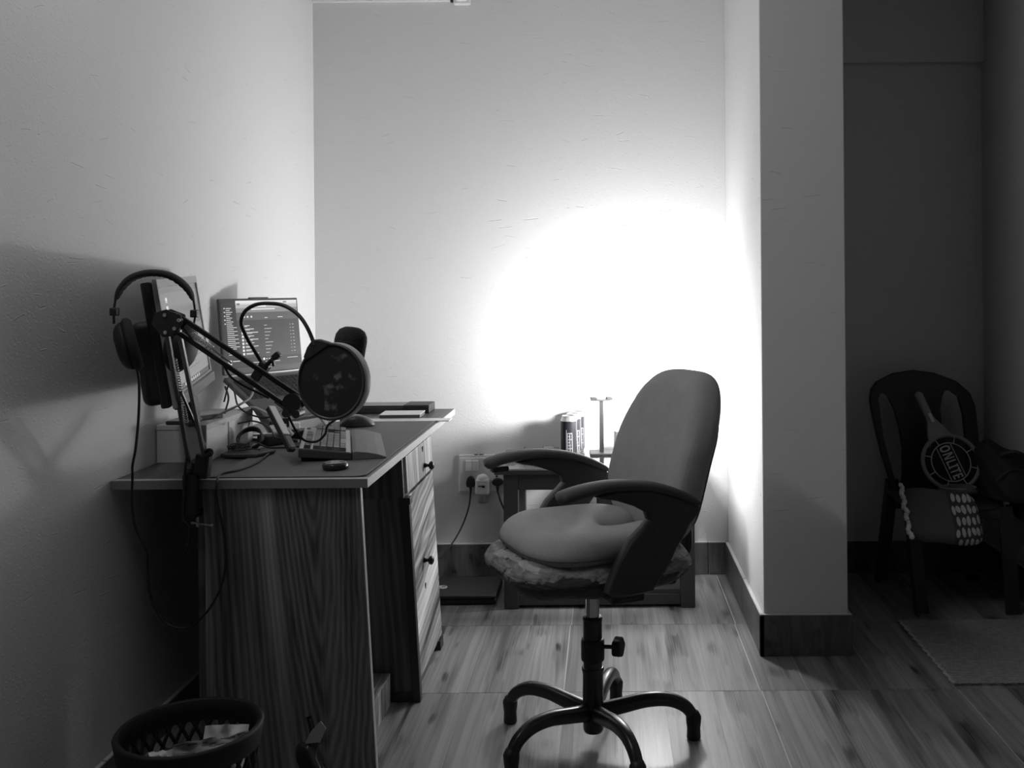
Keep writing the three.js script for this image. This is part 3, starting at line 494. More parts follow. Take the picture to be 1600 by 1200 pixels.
// ------------------------------------------------------------------ switchboard on the back wall
{
  const a = P(717, 710, 4.2), b = P(796, 768, 4.2), cx = (a.x + b.x) / 2, w = (b.x - a.x) / 2, y0 = b.y, y1 = a.y;
  const t = thing('switchboard', 'white wall socket board with switches beside the desk cabinet', 'socket board', V(cx, y0, ZB));
  part('back_box', rbox(-w, w, 0, y1 - y0, 0, 0.012, 0.004, 3), M.white, t);
  part('face_plate', rbox(-w + 0.005, w - 0.005, 0.005, y1 - y0 - 0.012, 0.012, 0.017, 0.003, 3), M.whiteGloss, t);
  for (let k = 0; k < 2; k++) part('switch', rbox(-w + 0.03 + k * 0.0285, -w + 0.0575 + k * 0.0285, 0.091, 0.137, 0.017, 0.024, 0.003, 3), M.whiteGloss, t);
  for (let k = 0; k < 2; k++) part('switch', rbox(w - 0.085 + k * 0.0285, w - 0.0575 + k * 0.0285, 0.091, 0.137, 0.017, 0.024, 0.003, 3), M.whiteGloss, t);
  for (const [x, y] of [[w - 0.052, 0.057]]) part('socket_hole', [cyl(0.0045, 0.0045, 0, 0.002, 16).rotateX(Math.PI / 2).translate(x, y + 0.012, 0.0175)], M.black, t);
  part('sensor_slot', [rbox(-0.04, -0.025, y1 - y0 - 0.001, y1 - y0 + 0.001, 0.002, 0.012, 0.0005), rbox(-0.02, 0.0, y1 - y0 - 0.001, y1 - y0 + 0.001, 0.002, 0.012, 0.0005)], M.black, t);
  const plug = (px, py, label, shape, cord, clabel) => {
    const c = P(px, py, 4.18), q = thing('power_plug', label, 'plug', V(c.x, c.y, ZB + 0.017));
    part('plug_body', extrude(shape, 0.03, 0.006, [], 3, true).translate(0, 0, 0.016), M.blackSoft, q);
    part('strain_relief', cyl(0.004, 0.006, -0.045, -0.018, 12, 0, 0.016), M.black, q);
    const cp = cord.map(([x, y, d]) => P(x, y, d));
    cp[0].copy(V(c.x, c.y - 0.04, ZB + 0.033));
    wpart('cord', tube(cp, 0.0035, 60, 8), M.cable, q, clabel);
  };
  plug(736, 752, 'black three pin plug at the left of the wall socket board', [[0, 0.026], [0.012, 0.018], [0.018, 0], [0.016, -0.018], [0.004, -0.022], [-0.004, -0.022], [-0.016, -0.018], [-0.018, 0], [-0.012, 0.018]], [[736, 768, 4.17], [733, 790, 4.15], [722, 822, 4.14], [706, 850, 4.1], [690, 870, 4.06], [670, 892, 4.02]]);
  plug(778, 752, 'black two pin plug at the right of the wall socket board', [[0, 0.015], [0.014, 0.012], [0.024, 0], [0.014, -0.013], [0, -0.016], [-0.014, -0.013], [-0.024, 0], [-0.014, 0.012]], [[778, 768, 4.17], [781, 780, 4.15], [788, 797, 4.14], [796, 815, 4.12], [806, 850, 4.12], [812, 885, 4.12]]);
  const c = P(755, 757, 4.18), m = thing('plug_in_vaporizer', 'white plug-in vaporizer with refill bottle in the middle of the socket board', 'vaporizer', V(c.x, c.y, ZB + 0.017));
  part('housing', rbox(-0.029, 0.029, -0.038, 0.03, 0, 0.045, 0.01, 4), M.white, m);
  part('dome', new THREE.SphereGeometry(0.0275, 24, 12, 0, Math.PI * 2, 0, Math.PI / 2).scale(1, 0.9, 0.75).translate(0, 0.024, 0.0235), M.whiteGloss, m);
  part('refill_bottle', lathe([[0, -0.072], [0.02, -0.071], [0.0235, -0.066], [0.0235, -0.04], [0.018, -0.036], [0, -0.036]], 28).translate(0, 0, 0.0235), phys(0.35, 0.1, { transmission: 0.5, thickness: 0.02 }), m, 'clear grey bottle');
  part('mark', [rbox(-0.016, 0.004, -0.002, 0.002, 0.0452, 0.046, 0.0003), rbox(0.0, 0.012, -0.006, 0.003, 0.0452, 0.046, 0.0003)], M.black, m);
  part('switch_slider', rbox(-0.012, 0.012, 0.006, 0.012, 0.045, 0.048, 0.001), M.white, m);
}

// ------------------------------------------------------------------ closed laptop on the floor
const font = await new FontLoader().loadAsync('fonts/droid/droid_sans_bold.typeface.json');
{
  const t = thing('closed_laptop', 'closed black laptop lying on the floor between desk cabinet and chair', 'laptop', V(-0.61, 0, -3.93), 0);
  part('base', rbox(-0.08, 0.18, 0.002, 0.022, -0.13, 0.125, 0.006, 3), M.black, t);
  part('lid', rbox(-0.08, 0.18, 0.024, 0.038, -0.13, 0.13, 0.006, 3), mat(0.03, 0.35), t);
  const lx = P(697, 917, 4.0).x + 0.61;
  const ring = new THREE.TorusGeometry(0.018, 0.0022, 8, 40).rotateX(Math.PI / 2).translate(lx, 0.0382, 0.02), txt = new TextGeometry('hp', { font, size: 0.019, depth: 0.0008, curveSegments: 4 }); txt.computeBoundingBox();
  txt.translate(-(txt.boundingBox.max.x) / 2, -0.007, 0).applyMatrix4(new THREE.Matrix4().makeShear(0, 0, 0.25, 0, 0, 0)).rotateX(-Math.PI / 2).translate(lx, 0.038, 0.022);
  part('lid_badge', [ring, txt], mat(0.6, 0.4), t, 'round pale badge');
  part('hinge', cyl(0.007, 0.007, -0.06, 0.14, 16).rotateZ(Math.PI / 2).translate(0, 0.022, -0.131), M.darkPlastic, t);
}

// ------------------------------------------------------------------ riser box, monitor, headphones
{
  const A = PH(322, 722, DH + 0.002), turn = 0.015;      // near right lower corner
  const t = thing('cardboard_box', 'plain cardboard box serving as a monitor riser at the near left of the desk', 'box', V(A.x, DH, A.z), turn);
  const wd = mat(0.55, 0.85, { bumpMap: weaveBump, bumpScale: 0.0003 });
  part('front_side', boxUV(rbox(-0.134, 0, 0, 0.092, -0.014, 0, 0.002), 0.5).rotateZ(0), wd, t);
  part('long_side', boxUV(rbox(-0.012, 0.002, 0, 0.092, -0.37, -0.0, 0.002), 0.5), wd, t);
  part('top_flap', boxUV(rbox(-0.134, 0.003, 0.09, 0.104, -0.37, 0.002, 0.002), 0.5), wd, t);
  part('flap_tape', rbox(-0.006, 0.0032, 0.002, 0.09, -0.168, -0.158, 0.0008), mat(0.2, 0.5), t);
}
let monNear, monTopMid;
{
  const A = P(240, 437, 2.26), B = P(303, 431, 2.84), D = P(272, 642, 2.26);
  const w = B.clone().sub(A), W = w.length(); w.normalize();
  let u = A.clone().sub(D); u.addScaledVector(w, -u.dot(w)).normalize(); const H = 0.302, n = u.clone().cross(w).negate(); if (n.x < 0) n.negate();
  const o = A.clone().addScaledVector(w, W / 2).addScaledVector(u, -H / 2);         // centre of the screen
  const base = V(o.x - 0.02, DH + 0.105, o.z), t = thing('monitor', 'desktop monitor seen almost edge on, standing on the cardboard box by the left wall', 'monitor', base);
  const X = w.clone(), Y = u, Z = X.clone().cross(Y);                                   // Z is the screen normal or its opposite
  const fz = Z.dot(n) > 0 ? 1 : -1, put = (g) => place(g, o, X, Y, Z);
  const scr = canvasTex(1024, 768, (c, cw, ch) => {
    c.fillStyle = '#6e6e6e'; c.fillRect(0, 0, cw, ch);
    c.fillStyle = '#8c8c8c'; c.fillRect(150, 330, cw - 150, ch - 330); c.fillStyle = '#5a5a5a'; c.fillRect(0, 0, cw, 46);
    c.fillStyle = '#e8e8e8'; for (let i = 0; i < 9; i++) { c.fillRect(130, 80 + i * 62, 44, 26); c.fillRect(126, 110 + i * 62, 52, 6); }
    c.fillStyle = '#4a4a4a'; c.fillRect(0, ch - 40, cw, 40); c.fillStyle = '#cfcfcf'; for (let i = 0; i < 8; i++) c.fillRect(280 + i * 56, ch - 32, 28, 22);
    c.fillStyle = '#777'; for (let i = 0; i < 9; i++) c.fillRect(220, 380 + i * 34, 380 + (i * 97) % 300, 9);
  });
  const frame = extrude([[-W / 2, -H / 2], [W / 2, -H / 2], [W / 2, H / 2], [-W / 2, H / 2]], 0.011, 0.002, [[[-W / 2 + 0.014, -H / 2 + 0.03], [-W / 2 + 0.014, H / 2 - 0.02], [W / 2 - 0.014, H / 2 - 0.02], [W / 2 - 0.014, -H / 2 + 0.03]]]);
  const fr = wpart('bezel', put(frame), mat(0.32, 0.35), t);
  const panel = new THREE.PlaneGeometry(W - 0.028, H - 0.05).translate(0, 0.005, 0); if (fz < 0) panel.rotateY(Math.PI);
  panel.translate(0, 0, fz * 0.002);
  wpart('screen', put(panel), new THREE.MeshStandardMaterial({ color: 0x050505, roughness: 0.25, emissive: 0xffffff, emissiveMap: scr, emissiveIntensity: 0.65 }), t, 'glowing screen with icons');
  const prof = [[-W / 2 + 0.004, H / 2 - 0.004], [-W / 2 + 0.004, -H / 2 + 0.004], [W / 2 - 0.004, -H / 2 + 0.004], [W / 2 - 0.004, H / 2 - 0.004]];
  wpart('back_cover', put(extrude(prof, 0.024, 0.006).translate(0, 0, -fz * 0.02)), M.black, t);
  wpart('back_bulge', put(rbox(-W / 2 + 0.008, W / 2 - 0.03, -H / 2 + 0.012, 0.06, -0.028, 0.028, 0.02, 5).translate(0, 0, -fz * 0.042)), M.black, t);
  wpart('chin', put(rbox(-W / 2 + 0.005, W / 2 - 0.005, -H / 2 - 0.004, -H / 2 + 0.024, -0.004, 0.013, 0.003).translate(0, 0, fz > 0 ? 0 : -0.009)), mat(0.1, 0.3), fr);
  const nb = o.clone().addScaledVector(n, -0.045).addScaledVector(u, -0.1).addScaledVector(w, 0.19);
  wpart('stand_neck', bar(V(nb.x + 0.02, DH + 0.11, nb.z), nb.clone(), 0.05, 0.026, V(1, 0, 0)), M.black, t);
  const fv = (s, l) => bar(V(nb.x - 0.01, DH + 0.112, nb.z), V(nb.x + 0.05, DH + 0.109, nb.z + s * l), 0.022, 0.012, V(0, 1, 0));
  wpart('stand_foot', [fv(1, 0.075), fv(-1, 0.12), rbox(nb.x - 0.04, nb.x + 0.03, DH + 0.104, DH + 0.115, nb.z - 0.04, nb.z + 0.04, 0.004)], M.darkMetal, t);
  monNear = A.clone(); monTopMid = o.clone().addScaledVector(u, H / 2);
}
{
  const d = 2.2, t = thing('headphones', 'black over-ear headphones hanging from the near top corner of the monitor', 'headphones', P(240, 505, d));
  const dx = (x) => 2.19 + 0.095 * (x - 180) / 123;
  const arc = [[181, 468], [188, 452], [203, 436], [222, 428], [240, 426], [262, 429], [282, 440], [296, 455], [302, 469]].map(([x, y]) => P(x, y, dx(x)));
  const c3 = new THREE.CatmullRomCurve3(arc, false, 'centripetal'), ctr = P(240, 480, d), pos = [], idx = [], n = 60, m = 12;
  for (let i = 0; i <= n; i++) { const q = c3.getPoint(i / n), o = q.clone().sub(ctr).setZ(0).normalize(), f = Math.pow(Math.sin(Math.PI * clamp(i / n, 0.02, 0.98)), 0.35), wr = 0.004 * Math.abs(Math.sin(i * 0.9)); for (let j = 0; j < m; j++) { const b = j / m * Math.PI * 2, e = (v) => Math.sign(v) * Math.pow(Math.abs(v), 0.7), hh = 0.0075 * f + (Math.sin(b) < 0 ? wr * 0.5 : 0); const p = q.clone().addScaledVector(o, e(Math.sin(b)) * hh); pos.push(p.x, p.y, p.z + e(Math.cos(b)) * 0.017 * f); } }
  for (let i = 0; i < n; i++) for (let j = 0; j < m; j++) { const A = i * m + j, B = i * m + (j + 1) % m; idx.push(A, B, A + m, B, B + m, A + m); }
  const g = new THREE.BufferGeometry().setAttribute('position', new THREE.Float32BufferAttribute(pos, 3)); g.setIndex(idx); g.computeVertexNormals();
  wpart('headband', g, M.blackSoft, t);
  const cups = [{ y: [[181, 466], [179, 478], [178, 490], [178, 506]], blk: [179, 487], c: [199, 540], ax: V(0.9, 0.25, -0.42), tilt: -0.42 }, { y: [[302, 467], [304, 480], [305, 492], [303, 508]], blk: [304, 490], c: [286, 541], ax: V(-0.93, 0.12, -0.3), tilt: 0.2 }];
  for (const k of cups) {
    wpart('slider', tube(k.y.map(([x, y]) => P(x, y, dx(x))), 0.0028, 20, 8), M.darkMetal, t);
    const b = P(k.blk[0], k.blk[1], dx(k.blk[0])); wpart('slider_block', rbox(b.x - 0.008, b.x + 0.008, b.y - 0.009, b.y + 0.009, b.z - 0.009, b.z + 0.009, 0.003), M.black, t);
    const o = P(k.c[0], k.c[1], dx(k.c[0])), y = k.ax.clone().normalize(), z = V(Math.sin(k.tilt), Math.cos(k.tilt), 0), x = y.clone().cross(z).normalize(), zz = x.clone().cross(y);
    const cup = lathe([[0, -0.03], [0.016, -0.0295], [0.029, -0.025], [0.037, -0.016], [0.0405, -0.006], [0.041, 0], [0, 0]], 36).scale(0.98, 0.8, 1.34), pd = lathe([[0.02, 0], [0.041, 0], [0.046, 0.007], [0.046, 0.018], [0.04, 0.026], [0.028, 0.027], [0.02, 0.022], [0, 0.02]], 36).scale(0.98, 0.8, 1.34);
    const ec = wpart('ear_cup', place(cup, o, x, y, zz), mat(0.01, 0.6), t); wpart('ear_pad', place(pd, o, x, y, zz), mat(0.012, 0.8), ec);
  }
  const cord = [P(212, 571, d), P(216, 585, d), P(217, 640, 2.26), P(212, 700, 2.32), P(207, 728, 2.36), P(207, 745, 2.4), P(206, 790, 2.42), P(212, 825, 2.42), P(228, 860, 2.42), P(231, 910, 2.42), P(242, 950, 2.42), P(262, 975, 2.42), P(290, 981, 2.42), P(318, 962, 2.42), P(342, 925, 2.425), P(352, 885, 2.43), P(352, 850, 2.43), P(346, 815, 2.435), P(338, 775, 2.44), P(339, 755, 2.44), PH(345, 741, DH + 0.006), PH(372, 735, DH + 0.006), PH(398, 725, DH + 0.006), PH(420, 709, DH + 0.008)];
  wpart('cord', tube(cord, 0.0031, 220, 8), M.cable, t);
}

// ------------------------------------------------------------------ open laptop on a folding stand
{
  const BL = P(350, 590, 3.08), dr = 3.36, BRx = P(472, 576, dr), FLh = 0.822;
  const w = V(BRx.x - BL.x, 0, BRx.z - BL.z), W = 0.325; w.normalize(); const f0 = V(-w.z, 0, w.x); if (f0.x < 0) f0.negate();   // f0 points to the user
  const FL = BL.clone().addScaledVector(f0, 0.205); FL.y = FLh + 0.002; const f = FL.clone().sub(BL).normalize(), up = w.clone().cross(f); if (up.y < 0) up.negate();
  const D = FL.distanceTo(BL), t = thing('open_laptop', 'open laptop with lit dark screen on a folding stand behind the microphone boom', 'laptop', V(BL.x + 0.15, DH + 0.04, BL.z));
  const X = w, Y = up, Z = w.clone().cross(up), zs = Z.dot(f) > 0 ? 1 : -1, put = (g) => place(zs > 0 ? g : g.clone().scale(1, 1, -1), BL, X, Y, Z);
  const b = wpart('base', put(rbox(0, W, -0.016, 0, 0, D, 0.004, 3)), mat(0.1, 0.4), t);
  const keys = []; for (let r = 0; r < 6; r++) for (let k = 0; k < 15; k++) keys.push(rbox(0.018 + k * 0.0193, 0.0345 + k * 0.0193, 0, 0.002, 0.024 + r * 0.0172, 0.0385 + r * 0.0172, 0.0008, 1));
  const kb = wpart('keyboard_keys', put(merge(keys)), mat(0.025, 0.6), b); kb.userData.kind = 'stuff';
  wpart('touchpad', put(rbox(0.11, 0.215, 0, 0.0008, 0.14, D - 0.012, 0.0004, 1)), mat(0.14, 0.3), b);
  wpart('hinge_bar', put(rbox(0.02, W - 0.02, -0.006, 0.006, -0.006, 0.004, 0.003)), M.alu, b, 'bright metal hinge bar');
  // lid
  const TL = P(349, 470, 3.11), TR = P(481, 465, 3.39), lu = TL.clone().sub(BL); lu.addScaledVector(w, -lu.dot(w)); const LH = lu.length(); lu.normalize();
  const LZ = w.clone().cross(lu), ls = LZ.dot(f) > 0 ? 1 : -1, LO = BL.clone().addScaledVector(lu, 0.006), lput = (g) => place(g, LO, w, lu, LZ);
  const lid = wpart('lid', lput(rbox(0, W, 0, LH, -0.005, 0.005, 0.003, 3).translate(0, 0, -ls * 0.004)), mat(0.07, 0.4), t);
  wpart('camera_bump', lput(rbox(W * 0.38, W * 0.62, LH - 0.002, LH + 0.004, -0.004, 0.004, 0.002).translate(0, 0, -ls * 0.004)), mat(0.05, 0.4), lid);
  const scr = canvasTex(1024, 768, (c, cw, ch) => {
    c.fillStyle = '#474747'; c.fillRect(0, 0, cw, ch); c.fillStyle = '#383838'; c.fillRect(0, 0, 190, ch - 110);
    const gr = ['#ededed', '#e4e4e4', '#d6d6d6']; gr.forEach((q, i) => { c.fillStyle = q; c.fillRect(190, i * 16, cw - 190, 17); });
    c.fillStyle = '#b9b9b9'; c.fillRect(190, 46, cw - 190, 40); c.fillStyle = '#8e8e8e'; c.fillRect(190, 86, cw - 190, 50); c.fillStyle = '#5d5d5d'; c.fillRect(190, 136, cw - 190, 90);
    c.fillStyle = '#fff'; c.fillRect(390, 60, 200, 12); c.fillRect(390, 96, 320, 10); c.fillStyle = '#777'; c.fillRect(205, 30, 40, 22); c.fillRect(830, 14, 50, 16);
    c.fillStyle = '#e4e4e4';
    for (let i = 0; i < 26; i++) { const y = 60 + i * 22; if (i > 0) c.fillRect(60, y, i < 10 ? 40 + (i * 31) % 50 : 60 + (i * 47) % 90, 7); if (i < 10 && i % 2) { c.fillRect(36, y - 4, 14, 14); } }
    for (const x of [290, 335, 385]) { c.beginPath(); c.arc(x, 188, 12, 0, 7); c.fill(); }
    for (let i = 0; i < 9; i++) { const y = 290 + i * 40; c.fillRect(240, y - 8, 26, 26); c.fillRect(282, y - 4, 70 + (i * 53) % 110, 8); c.fillRect(282, y + 9, 40 + (i * 29) % 60, 5); c.fillStyle = '#cfcfcf'; c.fillRect(545, y, 40 + (i * 61) % 80, 6); c.fillRect(900, y, 12, 7); c.fillRect(935, y, 22, 7); c.fillStyle = '#e4e4e4'; }
    c.fillRect(560, 200, 40, 8); c.fillRect(740, 196, 70, 8);
    c.fillStyle = '#303030'; c.fillRect(0, ch - 110, cw, 110); c.fillStyle = '#e9e9e9'; c.fillRect(40, ch - 92, 50, 50); c.fillRect(104, ch - 84, 90, 8); for (const x of [430, 465, 540, 575]) c.fillRect(x, ch - 88, 14, 12); c.beginPath(); c.arc(510, ch - 82, 15, 0, 7); c.fill(); c.fillRect(330, ch - 52, 400, 6); c.fillRect(830, ch - 80, 150, 6);
    for (let i = 0; i < 7; i++) c.fillRect(330 + i * 44, ch - 28, 24, 18);
  });
  const sc = new THREE.PlaneGeometry(W - 0.012, LH - 0.026).translate(W / 2, LH / 2 + 0.006, 0); if (ls < 0) { sc.rotateY(Math.PI).translate(W, 0, 0); } sc.translate(0, 0, ls * 0.0016);
  wpart('screen', lput(sc), new THREE.MeshStandardMaterial({ color: 0x040404, roughness: 0.3, emissive: 0xffffff, emissiveMap: scr, emissiveIntensity: 0.8 }), lid, 'glowing screen listing rows of text');
  // folding stand below
  const s = thing('laptop_stand', 'folding metal laptop stand with crossed legs under the open laptop', 'laptop stand', V(BL.x + 0.15, DH, BL.z + 0.08));
  const at = (x, z, y) => { const p = BL.clone().addScaledVector(w, x).addScaledVector(f0, z); p.y = y; return p; };
  for (const x of [0.045, W - 0.05]) {
    wpart('rest_arm', bar(at(x, 0.01, BL.y - 0.026), at(x, 0.2, FLh - 0.024), 0.02, 0.007, V(0, 1, 0)), M.darkMetal, s);
    wpart('front_hook', rbox(-0.01, 0.01, -0.014, 0.014, -0.004, 0.004, 0.002).translate(...at(x, 0.222, FLh - 0.005).toArray()), M.black, s);
    wpart('prop_leg', bar(at(x, 0.03, BL.y - 0.034), at(x + 0.004, 0.17, DH + 0.01), 0.018, 0.008, V(0, 1, 0)), M.alu, s, 'bright metal leg');
    wpart('foot_bar', bar(at(x, 0.0, DH + 0.007), at(x, 0.2, DH + 0.007), 0.022, 0.01, V(0, 1, 0)), M.darkMetal, s);
    wpart('pivot', rod(at(x - 0.014, 0.16, DH + 0.02), at(x + 0.014, 0.16, DH + 0.02), 0.008), M.black, s);
  }
  wpart('cross_bar', [bar(at(0.045, 0.015, DH + 0.012), at(W - 0.05, 0.18, DH + 0.012), 0.018, 0.006, V(0, 1, 0)), bar(at(0.045, 0.18, DH + 0.018), at(W - 0.05, 0.015, DH + 0.018), 0.018, 0.006, V(0, 1, 0))], M.alu, s);
}

// ------------------------------------------------------------------ keyboard, mouse, mat top small things
{
  const NL = PH(466, 723, DH + 0.004), NR = PH(604, 716, DH + 0.004);                     // near-left and near-right lower corners
  const fx = NR.clone().sub(NL).setY(0), DW = fx.length(); fx.normalize(); const ax = V(fx.z, 0, -fx.x); if (ax.z > 0) ax.negate();   // fx towards the user, ax away along its length
  const L = 0.45, t = thing('keyboard', 'black full-size keyboard with grey wrist rest on the desk mat', 'keyboard', NL);
  const put = (g) => place(g, NL, fx, V(0, 1, 0), fx.clone().cross(V(0, 1, 0)));   // local: x to the user, y up, z
  const zs = fx.clone().cross(V(0, 1, 0)).dot(ax) > 0 ? 1 : -1, KD = DW * 0.6;
  const prof = (pts, len) => { const g = extrude(pts, len, 0.002); return g.translate(0, 0, zs * len / 2); };
  const body = wpart('body', put(prof([[0, 0.014], [KD, 0], [KD, 0.019], [0.004, 0.037], [0, 0.034]], L)), mat(0.055, 0.5), t);
  wpart('top_plate', put(prof([[0.003, 0.0365], [KD - 0.003, 0.0187], [KD - 0.003, 0.0202], [0.003, 0.038]], L - 0.006).translate(0, 0, zs * 0.003)), mat(0.3, 0.32, { metalness: 0.6 }), t, 'brushed grey top plate');
  const slope = -(0.038 - 0.0202) / (KD - 0.006), yAt = (x) => 0.0375 + slope * x, capM = [mat(0.09, 0.4), mat(0.07, 0.4), mat(0.12, 0.4)];
  const P0 = 0.0187, key = (x, z, wz = 1, wx = 1) => { const g = new THREE.CylinderGeometry(0.0078 * 1.35, 0.0092 * 1.35, 0.009, 4, 1).rotateY(Math.PI / 4).scale(wx * 1 + (wx - 1) * 0.06, 1, wz + (wz - 1) * 0.12); const k = toCreasedNormals(g, 0.4); k.rotateZ(Math.atan(slope)).translate(x, yAt(x) + 0.006, zs * z); return part('key', placeLocal(k), capM[(rnd() * 3) | 0], body); };
  const placeLocal = (k) => { const q = put(k); return q.applyMatrix4(t.matrixWorld.clone().invert()); };
  const rowsX = [0.024, 0.05, 0.0687, 0.0874, 0.1061, 0.1248].map((x) => x * (KD - 0.02) / 0.128);
  rowsX.forEach((x, r) => {
    let z = 0.014; const wd = r === 0 ? [1, 0, 1, 1, 1, 1, 0, 1, 1, 1, 1, 0, 1, 1, 1, 1] : r === 1 ? [1, 1, 1, 1, 1, 1, 1, 1, 1, 1, 1, 1, 1, 2] : r === 2 ? [1.5, 1, 1, 1, 1, 1, 1, 1, 1, 1, 1, 1, 1, 1.5] : r === 3 ? [1.8, 1, 1, 1, 1, 1, 1, 1, 1, 1, 1, 1, 2.2] : r === 4 ? [2.2, 1, 1, 1, 1, 1, 1, 1, 1, 1, 1, 2.8] : [1.3, 1.3, 1.3, 6, 1.3, 1.3, 1.3, 1.2];
    for (const k of wd) { if (k) key(x, z + (k || 1) * P0 / 2, k); z += (k || 0.5) * P0; }
    if (r === 1 || r === 2) for (let k = 0; k < 3; k++) key(x, 0.29 + 0.01 + k * P0, 1);
    if (r === 4) key(x, 0.30 + P0, 1); if (r === 5) for (let k = 0; k < 3; k++) key(x, 0.30 + k * P0, 1);
    if (r > 0) for (let k = 0; k < 4; k++) key(x, 0.372 + k * P0, 1);
  });
  wpart('indicator', put(merge([0, 1, 2].map((k) => rbox(0.008, 0.02, 0, 0.001, zs > 0 ? 0.39 + k * 0.012 : -0.398 - k * 0.012, zs > 0 ? 0.398 + k * 0.012 : -0.39 - k * 0.012, 0.0004).translate(0, yAt(0.014) + 0.0008, 0)))), M.black, body);
  wpart('wrist_rest', put(prof([[KD + 0.002, 0], [DW, 0], [DW, 0.004], [DW * 0.9, 0.0125], [DW * 0.78, 0.019], [KD + 0.012, 0.0225], [KD + 0.002, 0.021]], L)), mat(0.15, 0.75), t, 'soft grey wrist rest');
  wpart('foot', put(merge([0.03, L - 0.05].map((z) => rbox(0.006, 0.03, 0, 0.02, zs > 0 ? z : -z - 0.02, zs > 0 ? z + 0.02 : -z, 0.002)))), M.black, body);
}
{
  const c = PH(556, 668, DH + 0.004), t = thing('mouse', 'dark computer mouse on the mat beyond the keyboard', 'mouse', V(c.x, DH + 0.004, c.z - 0.03), 0.35);
  const g = sdfMesh((x, y, z) => { const e = (Math.hypot(x / 0.062, z / 0.036) - 1) * 0.036, top = 0.04 * (1 - Math.pow((x + 0.012) / 0.085, 2)); return smax(smax(e, y - top, 0.02), 0.001 - y, 0.006); }, V(-0.08, -0.012, -0.05), V(0.08, 0.06, 0.05), 48);
  part('shell', boxUV(g, 0.2), mat(0.05, 0.35), t); part('wheel', new THREE.TorusGeometry(0.008, 0.003, 8, 20).translate(-0.034, 0.03, 0), M.blackSoft, t);
  part('button_seam', rbox(-0.06, -0.02, 0.0, 0.0345, -0.0006, 0.0006, 0.0003), M.black, t);
}
{
  const c = PH(522, 733, DH + 0.006), t = thing('round_puck', 'small round black puck near the front edge of the desk mat', 'puck', V(c.x, DH + 0.0038, c.z - 0.012), 0.2);
  part('body', lathe([[0, 0], [0.029, 0], [0.032, 0.003], [0.0335, 0.008], [0.032, 0.014], [0.029, 0.0165], [0.024, 0.0175], [0, 0.0175]], 48), M.blackGloss, t);
  part('top_plate', lathe([[0, 0.0172], [0.026, 0.0172], [0.027, 0.018], [0.0265, 0.0188], [0, 0.019]], 40), mat(0.14, 0.35), t, 'grey top disc');
  for (const s of [-1, 1]) part('notch_pad', rbox(s * 0.018 - 0.007, s * 0.018 + 0.007, 0.0186, 0.0198, -0.004, 0.004, 0.0008), M.black, t);
}
